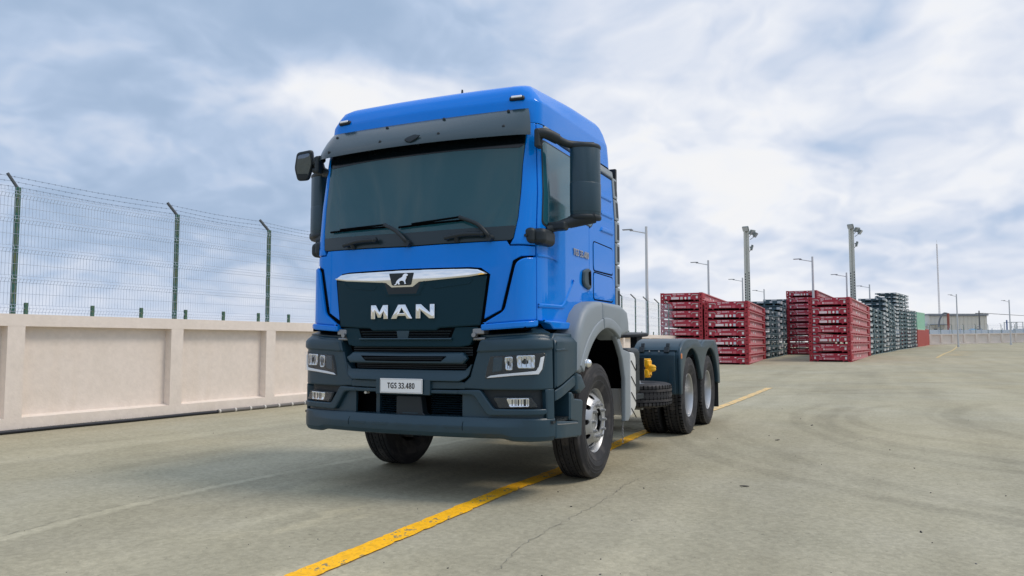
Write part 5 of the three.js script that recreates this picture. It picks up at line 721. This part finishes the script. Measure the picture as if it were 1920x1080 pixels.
  const stackDark = (c, far, n, pitch, where) => {
    const dx = far[0] - c[0], dz = far[1] - c[1], len = Math.hypot(dx, dz) - 0.15, a = Math.atan2(dx, -dz), ox = c[0] - (W / 2) * Math.cos(a), oz = c[1] - (W / 2) * Math.sin(a), y0 = groundY(c[0], c[1]) - 0.03, y1 = groundY(far[0], far[1]) - 0.03;
    for (let k = 0; k < n; k++) { const pos = [ox + (rnd() - 0.5) * 0.1, y0 + k * pitch, oz], lab = `dark flat rack, ${level(k, n)} of ${where}`; let o; if (!used) { used = true; o = dark; o.position.set(...pos); o.rotation.y = -a; tag(o, lab, null, gD); } else o = dup(dark, 'flat_rack', pos, -a, lab, gD); o.scale.set(1, pitch / 0.5, len / L); o.rotation.order = 'YXZ'; o.rotation.x = Math.atan2(y1 - y0, len) ; }
  };
  stackDark([17.75, -53.5], [20.83, -59.6], 8, 0.43, 'the stack behind the near reds');
  stackDark([20.87, -59.75], [25.0, -68.8], 9, 0.483, 'the left row\'s middle stack');
  stackDark([25.14, -68.94], [33.04, -86.6], 11, 0.45, 'the left row\'s far stack');
  stackDark([28.3, -60.9], [36.6, -75.2], 9, 0.437, 'the stack behind the rightmost reds');
  stackDark([36.74, -75.4], [48.3, -96.5], 11, 0.49, 'the right row\'s second stack');
  stackDark([48.42, -96.75], [55.2, -106.7], 15, 0.487, 'the right row\'s tallest stack');
  stackDark([55.26, -106.8], [59.5, -113], 11, 0.482, 'the stack before the green container');

  // shipping containers
  const boxGeo = (l) => { const w = 2.438, h = 2.59, parts = [box(w - 0.1, h - 0.1, l - 0.1, 0, h / 2, -l / 2)]; for (const x of [-1, 1]) for (const z of [0.08, l - 0.08]) parts.push(box(0.16, h, 0.16, x * (w / 2 - 0.08), h / 2, -z)); for (const y of [0.08, h - 0.06]) parts.push(box(0.12, 0.14, l, w / 2 - 0.06, y, -l / 2), box(0.12, 0.14, l, -w / 2 + 0.06, y, -l / 2), box(w, 0.14, 0.12, 0, y, -0.06)); return merge(parts); };
  const ribs = (l) => merge([...Array(Math.floor(l / 0.28))].map((_, i) => box(0.03, 2.3, 0.14, 1.18, 1.29, -0.3 - i * 0.28)));
  const cont = (c, far, y, mat, lab) => { const dx = far[0] - c[0], dz = far[1] - c[1], len = Math.hypot(dx, dz), a = Math.atan2(dx, -dz), t = thing('shipping_container', lab, 'container', [c[0] - 1.22 * Math.cos(a), groundY(...c) - 0.05 + y, c[1] - 1.22 * Math.sin(a)], -a, 'shipping containers past the dark racks'); mesh('body', boxGeo(len), mat, t); mesh('corrugation', ribs(len), mat, t); mesh('door_bar', merge([-0.6, -0.2, 0.2, 0.6].map((x) => bar([x, 0.2, 0.0], [x, 2.4, 0.0], 0.02, 6))), dk2, t); };
  const cr = std('container_red', 0.56, 0.15, 0.13, 0.6), cg = std('container_green', 0.42, 0.7, 0.54, 0.6);
  cont([59.7, -113.2], [63.6, -118.3], 0, cr, 'red container standing under the green one'); cont([63.8, -118.6], [66.1, -121.9], 0, cr, 'red container farthest right beside the far wall'); cont([59.7, -113.2], [63.4, -118.0], 2.6, cg, 'pale green container stacked on a red one');
}
{
  // street lamps: pole top x, z, height above camera ground, arm length and droop
  const galv = std('galvanised', 0.6, 0.61, 0.62, 0.5, 0.1), headM = std('lamp_head', 0.3, 0.31, 0.33, 0.45, 0.3);
  const lamp = thing('street_lamp', '', 'street lamp'); lamp.userData.group = 'street lamps along the yard';
  mesh('pole', [bar([0, 0, 0], [0, 8.1, 0], 0.11, 12, 0.075), cyl(0.16, 0.16, 0.3, 0, 0.15, 0)], galv, lamp); mesh('arm', bar([0, 7.7, 0], [-0.95, 7.92, 0], 0.035, 8), galv, lamp); mesh('lamp_head', [rbox(0.6, 0.06, 0.22, 0.025, -1.15, 7.97, 0, 2).rotateZ(0.0), rbox(0.2, 0.09, 0.2, 0.02, -0.9, 7.92, 0, 1)], headM, lamp);
  const spots = [[8.1, -46, 1.02, 'tallest looking grey street lamp, just right of the truck'], [16.3, -63.5, 1, 'street lamp rising behind the near red stack'], [24.3, -80.7, 1, 'street lamp left of the left floodlight mast'], [32.2, -97.9, 1, 'small distant street lamp right of the left mast'], [23.9, -60.8, 1, 'street lamp rising behind the right red stacks'], [32.7, -74.8, 1, 'street lamp just left of the right floodlight mast'], [42.0, -90, 1, 'small street lamp right of the right mast'], [62.6, -108, 1, 'street lamp standing before the beige warehouse'], [72.9, -112.5, 0.93, 'street lamp at the far right edge of the yard']];
  spots.forEach(([x, z, s, lab], i) => { const y = groundY(x, z), o = i ? dup(lamp, 'street_lamp', [x, y, z], 0, lab) : (lamp.position.set(x, y, z), tag(lamp, lab)); const want = 8.1 * s; o.scale.set(1, (want - y) / 8.1 + (i ? 0 : 0), 1); o.rotation.y = i > 6 ? 0.3 : -0.35 - 0.05 * i; });
  // floodlight masts: tapered concrete with foot holes
  const conc = std('mast_concrete', 0.62, 0.62, 0.55, 0.85), fl = std('floodlight_grey', 0.2, 0.23, 0.22, 0.5, 0.2), glass = std('floodlight_glass', 0.55, 0.58, 0.58, 0.2);
  const mast = (x, z, h, lab, rot) => {
    const t = thing('floodlight_mast', lab, 'light mast', [x, groundY(x, z), z], rot, 'concrete floodlight masts'), rung = [];
    const taper = (w0, w1, d, z0) => { const g = new THREE.BoxGeometry(1, h, d, 1, 1, 1).translate(0, h / 2, z0), p = g.attributes.position; for (let i = 0; i < p.count; i++) p.setX(i, p.getX(i) * lerp(w0, w1, p.getY(i) / h)); g.computeVertexNormals(); return g; };
    const left = taper(0.26, 0.17, 0.32, 0).translate(-0.17, 0, 0), right = taper(0.26, 0.17, 0.32, 0).translate(0.17, 0, 0);
    mesh('shaft', [left, right, taper(0.3, 0.22, 0.2, -0.04)], conc, t); for (let i = 0; i < 26; i++) for (const s of [-1, 1]) rung.push(box(0.09, 0.14, 0.03, s * 0.17, 1.2 + i * h * 0.0215 + (s > 0 ? 0.12 : 0), 0.155)); mesh('foot_hole', rung, M.frame_black, t);
    const lampBox = (X, Y, Z, ry, rx) => { const f = (g) => g.rotateX(rx).rotateY(ry).translate(X, Y, Z); const b = mesh('floodlight', [f(rbox(0.62, 0.5, 0.2, 0.04, 0, 0, 0, 1)), f(box(0.5, 0.08, 0.12, 0, 0, -0.14)), bar([X, Y - 0.1, Z], [X * 0.4, Y - 0.45, 0], 0.03)], fl, t); mesh('glass', f(box(0.54, 0.42, 0.02, 0, 0, 0.105)), glass, b); };
    lampBox(-0.05, h + 0.12, 0.2, -0.4, 0.55); lampBox(0.55, h - 0.25, 0.2, 0.9, 0.6); lampBox(0.85, h - 0.5, 0.05, 1.3, 0.6); lampBox(0.5, h - 1.75, 0.15, 1.5, 0.3);
  };
  mast(23.05, -75, 12.0, 'concrete floodlight mast rising behind the left red stacks', -0.3); mast(35.6, -80, 13.0, 'concrete floodlight mast rising behind the right red stacks', -0.4);
  // far lattice mast
  const lt = thing('radio_mast', 'very tall thin red and white mast far behind the warehouse', 'radio mast', [167, 0, -300]), pw = std('mast_pale', 0.8, 0.78, 0.8, 0.7);
  { const legs = [], R0 = 0.36, hgt = 40, at = (i, y) => { const a = (i / 3) * 6.283; return [Math.cos(a) * R0 * (1 - 0.5 * y / hgt), y, Math.sin(a) * R0 * (1 - 0.5 * y / hgt)]; }; for (let i = 0; i < 3; i++) { legs.push(bar(at(i, 0), at(i, hgt), 0.09, 4)); for (let k = 0; k < 40; k++) legs.push(bar(at(i, k), at(i + 1, k + 1), 0.05, 3)); } mesh('lattice', legs, pw, lt); mesh('tip', bar([0, hgt, 0], [0, hgt + 1.5, 0], 0.05, 4), pw, lt); lt.userData.label = 'very tall thin pale lattice mast far behind the warehouse'; }

  // warehouse behind the far wall
  const clad = std('beige_cladding', 0.68, 0.65, 0.58, 0.8), roofM = std('grey_roof', 0.28, 0.3, 0.33, 0.7), dark = M.frame_black;
  const wh = thing('warehouse', 'beige flat roofed warehouse behind the far wall', 'warehouse', [86.9, 0.8, -160]);
  mesh('wall', box(12, 6.2, 26, 6, 3.1, -13), clad, wh); mesh('roof', [box(12.5, 0.3, 26.5, 6, 6.34, -13), box(12.4, 0.12, 0.2, 6, 6.05, 0.12)], roofM, wh);
  for (let i = 0; i < 14; i++) mesh('cladding_rib', box(0.12, 6.1, 0.08, 0.45 + i * 0.85, 3.06, 0.04), clad, wh);
  mesh('canopy', [box(3.3, 0.2, 1.6, 1.7, 4.2, 0.8)], roofM, wh); mesh('annex', box(6, 3.5, 14, -3.0, 2.2, -8), clad, wh); mesh('annex_roof', box(6.2, 0.5, 14.3, -3.0, 4.2, -8), std('pale_blue_sheet', 0.6, 0.66, 0.72, 0.6), wh);
  for (const [x, y] of [[-1.2, 2.7], [1.2, 2.8], [0.6, 0.9], [2.3, 2.7]]) { const w = mesh('window', box(0.6, 0.55, 0.1, x, y + 0.3, 0.1), dark, wh); mesh('frame', box(0.7, 0.08, 0.14, x, y + 0.6, 0.1), clad, w); }
  // pale sheet fence in front of it
  const sf = thing('sheet_fence', 'pale blue metal sheet fence between the far wall and the warehouse', 'fence', [66, 0.9, -132]), blue = M.pale_blue_sheet; const bays = 22;
  for (let i = 0; i < bays; i++) mesh('panel', box(1.78, i < 11 ? 2.55 : 2.75 + 0.1 * (i % 3), 0.05, 0.9 + i * 1.82, 1.3, 0), blue, sf); for (let i = 0; i <= bays; i++) mesh('post', box(0.08, 2.9, 0.09, i * 1.82, 1.4, 0.03), std('post_blue' + i, 0.45, 0.52, 0.6, 0.6), sf);
  // chimney pipe, tanks, utility pole, gantry
  const ch = thing('chimney_pipe', 'rusty red vent pipe bent over the warehouse canopy', 'pipe', [88, 0.8, -155]); mesh('stack', bar([0, 0, 0], [0, 6.4, 0], 0.24, 10), std('rust_red', 0.34, 0.11, 0.08, 0.8), ch); mesh('bend', tube([[0, 6.3, 0], [-0.8, 6.4, 0], [-1.6, 5.4, 0], [-2.0, 3.6, 0]], 0.17, 8, 16), std('duct_grey', 0.16, 0.17, 0.19, 0.6), ch);
  [[84.3, 0.75, [0.06, 0.06, 0.07], 'dark'], [85.2, 0.9, [0.08, 0.26, 0.42], 'blue'], [87.3, 0.95, [0.04, 0.045, 0.05], 'black']].forEach(([x, r, c, w], i) => { const t = thing('storage_tank', `${w} domed tank top peeping over the pale sheet fence`, 'tank', [[82.2, 83.9, 84.9][i] * 1.0 + (i ? 0.6 : 0), 0.9, -141]); mesh('shell', cyl(r, r, 2.4, 0, 1.2, 0, 'y', 24), std('tank_' + w, ...c, 0.5), t); mesh('dome', new THREE.SphereGeometry(r, 24, 10, 0, 6.2832, 0, 1.5708).scale(1, 0.6, 1).translate(0, 2.4, 0), M['tank_' + w], t); });
  const up = thing('utility_pole', 'dark utility pole carrying wires, right end of the warehouse', 'utility pole', [88.2, 0.9, -145]); mesh('pole', bar([0, 0, 0], [0, 6.4, 0], 0.16, 8, 0.11), std('pole_dark', 0.16, 0.16, 0.16, 0.8), up); mesh('crossarm', box(1.4, 0.12, 0.12, 0, 5.9, 0), M.pole_dark, up); mesh('brace', bar([0, 3.6, 0], [-4.2, 1.2, 0.5], 0.04, 5), M.pole_dark, up);
  for (const s of [-0.6, 0.6]) mesh('wire', tube([[s, 5.95, 0], [14, 5.2, 1], [30, 5.6, 2]], 0.025, 4, 16), M.pole_dark, up);
  const gy = thing('pipe_gantry', 'white frame of pipes above the pale sheet fence, far right', 'gantry', [93.5, 0.9, -144]); mesh('frame', [0, 1.1, 2.2].flatMap((x) => [box(0.12, 4.2, 0.12, x, 2.1, 0), box(0.12, 4.2, 0.12, x, 2.1, -2)]).concat([box(2.4, 0.12, 0.12, 1.1, 4.2, 0), box(2.4, 0.12, 0.12, 1.1, 3.3, 0), box(2.4, 0.12, 0.12, 1.1, 4.2, -2)]), std('gantry_white', 0.66, 0.68, 0.68, 0.6), gy); mesh('blue_post', bar([-0.8, 0, 0], [-0.8, 4.6, 0], 0.13, 8), std('post_cobalt', 0.1, 0.16, 0.34, 0.6), gy);
}
{
  // beyond the right edge of the frame: trees, low houses and a tower block, which the cab side mirrors
  const leafG = new THREE.BufferGeometry(); leafG.setAttribute('position', new THREE.Float32BufferAttribute([-0.5, 0, 0, 0.5, 0, 0, 0, 1.1, 0.2], 3)); leafG.computeVertexNormals();
  const bark = std('bark', 0.09, 0.07, 0.05, 0.9), leaf = std('leaf', 0.05, 0.085, 0.035, 0.8, 0, { side: THREE.DoubleSide });
  const proto = []; for (let v = 0; v < 2; v++) {
    const limbs = [bar([0, 0, 0], [0, 3.2, 0], 0.24, 8, 0.16)], cl = []; for (let i = 0; i < 9; i++) { const a = i * 2.4, r = 1.2 + rnd() * 1.3, y = 3.6 + rnd() * 4.2; limbs.push(bar([0, 2.2 + i * 0.12, 0], [Math.cos(a) * r, y, Math.sin(a) * r], 0.1, 6, 0.03)); cl.push([Math.cos(a) * r, y, Math.sin(a) * r, 0.9 + rnd() * 0.8]); }
    const pos = []; for (let i = 0; i < 3600; i++) { const c = cl[i % cl.length], q = V(rnd() - 0.5, rnd() - 0.5, rnd() - 0.5).normalize().multiplyScalar(c[3] * Math.cbrt(rnd())), s = 0.16 + rnd() * 0.16, e = new THREE.Euler(rnd() * 6, rnd() * 6, rnd() * 6); for (const t of [[-0.5, 0, 0], [0.5, 0, 0], [0, 1.1, 0]]) { const p = V(...t).multiplyScalar(s).applyEuler(e); pos.push(p.x + q.x + c[0], p.y + q.y * 0.9 + c[1], p.z + q.z + c[2]); } }
    const g = new THREE.BufferGeometry(); g.setAttribute('position', new THREE.Float32BufferAttribute(pos, 3)); g.computeVertexNormals(); const t = thing('broadleaf_tree', '', 'tree'); t.userData.group = 'trees beyond the right side of the yard'; mesh('trunk', limbs, bark, t); mesh('crown', g, leaf, t); proto.push(t);
  }
  let k = 0; for (let i = 0; i < 16; i++) { const az = 37.5 + i * 1.9, d = 74 + 16 * rnd(), x = Math.sin(az * D2R) * d, z = -Math.cos(az * D2R) * d, v = i % 2, lab = `leafy tree outside the yard, ${['nearest','second','third','fourth','fifth','sixth','seventh','eighth','ninth','tenth','eleventh','twelfth','thirteenth','fourteenth','fifteenth','farthest'][i]} along the row from the far wall`; const y = groundY(Math.min(x, 60), z); let o = proto[v]; if (k < 2) { o.position.set(x, y, z); tag(o, lab); k++; } else o = dup(proto[v], 'broadleaf_tree', [x, y, z], rnd() * 6, lab); o.scale.setScalar(0.5 + rnd() * 0.28); }
  const tb = thing('tower_block', 'tall pale apartment tower right of the yard', 'building', [120, 0.5, -112], -0.7), tw = std('tower_wall', 0.4, 0.38, 0.36, 0.85); mesh('wall', box(16, 42, 14, 0, 21, 0), tw, tb); for (let f = 0; f < 13; f++) { mesh('balcony', box(16.6, 0.9, 1.2, 0, 2.5 + f * 3.1, 7.4), tw, tb); for (let c = 0; c < 5; c++) mesh('window', box(1.6, 1.5, 0.1, -6.2 + c * 3.1, 4.1 + f * 3.1, 7.06), M.frame_black, tb); }
  [[92, -62, 9, 6], [104, -84, 12, 7], [82, -40, 10, 5]].forEach(([x, z, w, h], i) => { const t = thing('low_house', ['low plastered house behind the tree row', 'larger plastered house near the tower block', 'small plastered house right of the yard'][i], 'house', [x, 0.3, z], -1); mesh('wall', box(w, h, 8, 0, h / 2, 0), tw, t); mesh('roof', extrude([[-w / 2 - 0.4, 0], [w / 2 + 0.4, 0], [0, 2.4]], 8.8).translate(0, h, -4.4), std('tile_red' + i, 0.25, 0.1, 0.07, 0.85), t); for (let c = 0; c < 3; c++) mesh('window', box(1.1, 1.3, 0.1, -w / 3 + (c * w) / 3, h * 0.55, 4.05), M.frame_black, t); });
}
scene.traverse((o) => { if (o.isMesh) { o.castShadow = true; o.receiveShadow = true; } });
camera.far = 3000; camera.updateProjectionMatrix();
renderer.render(scene, camera);
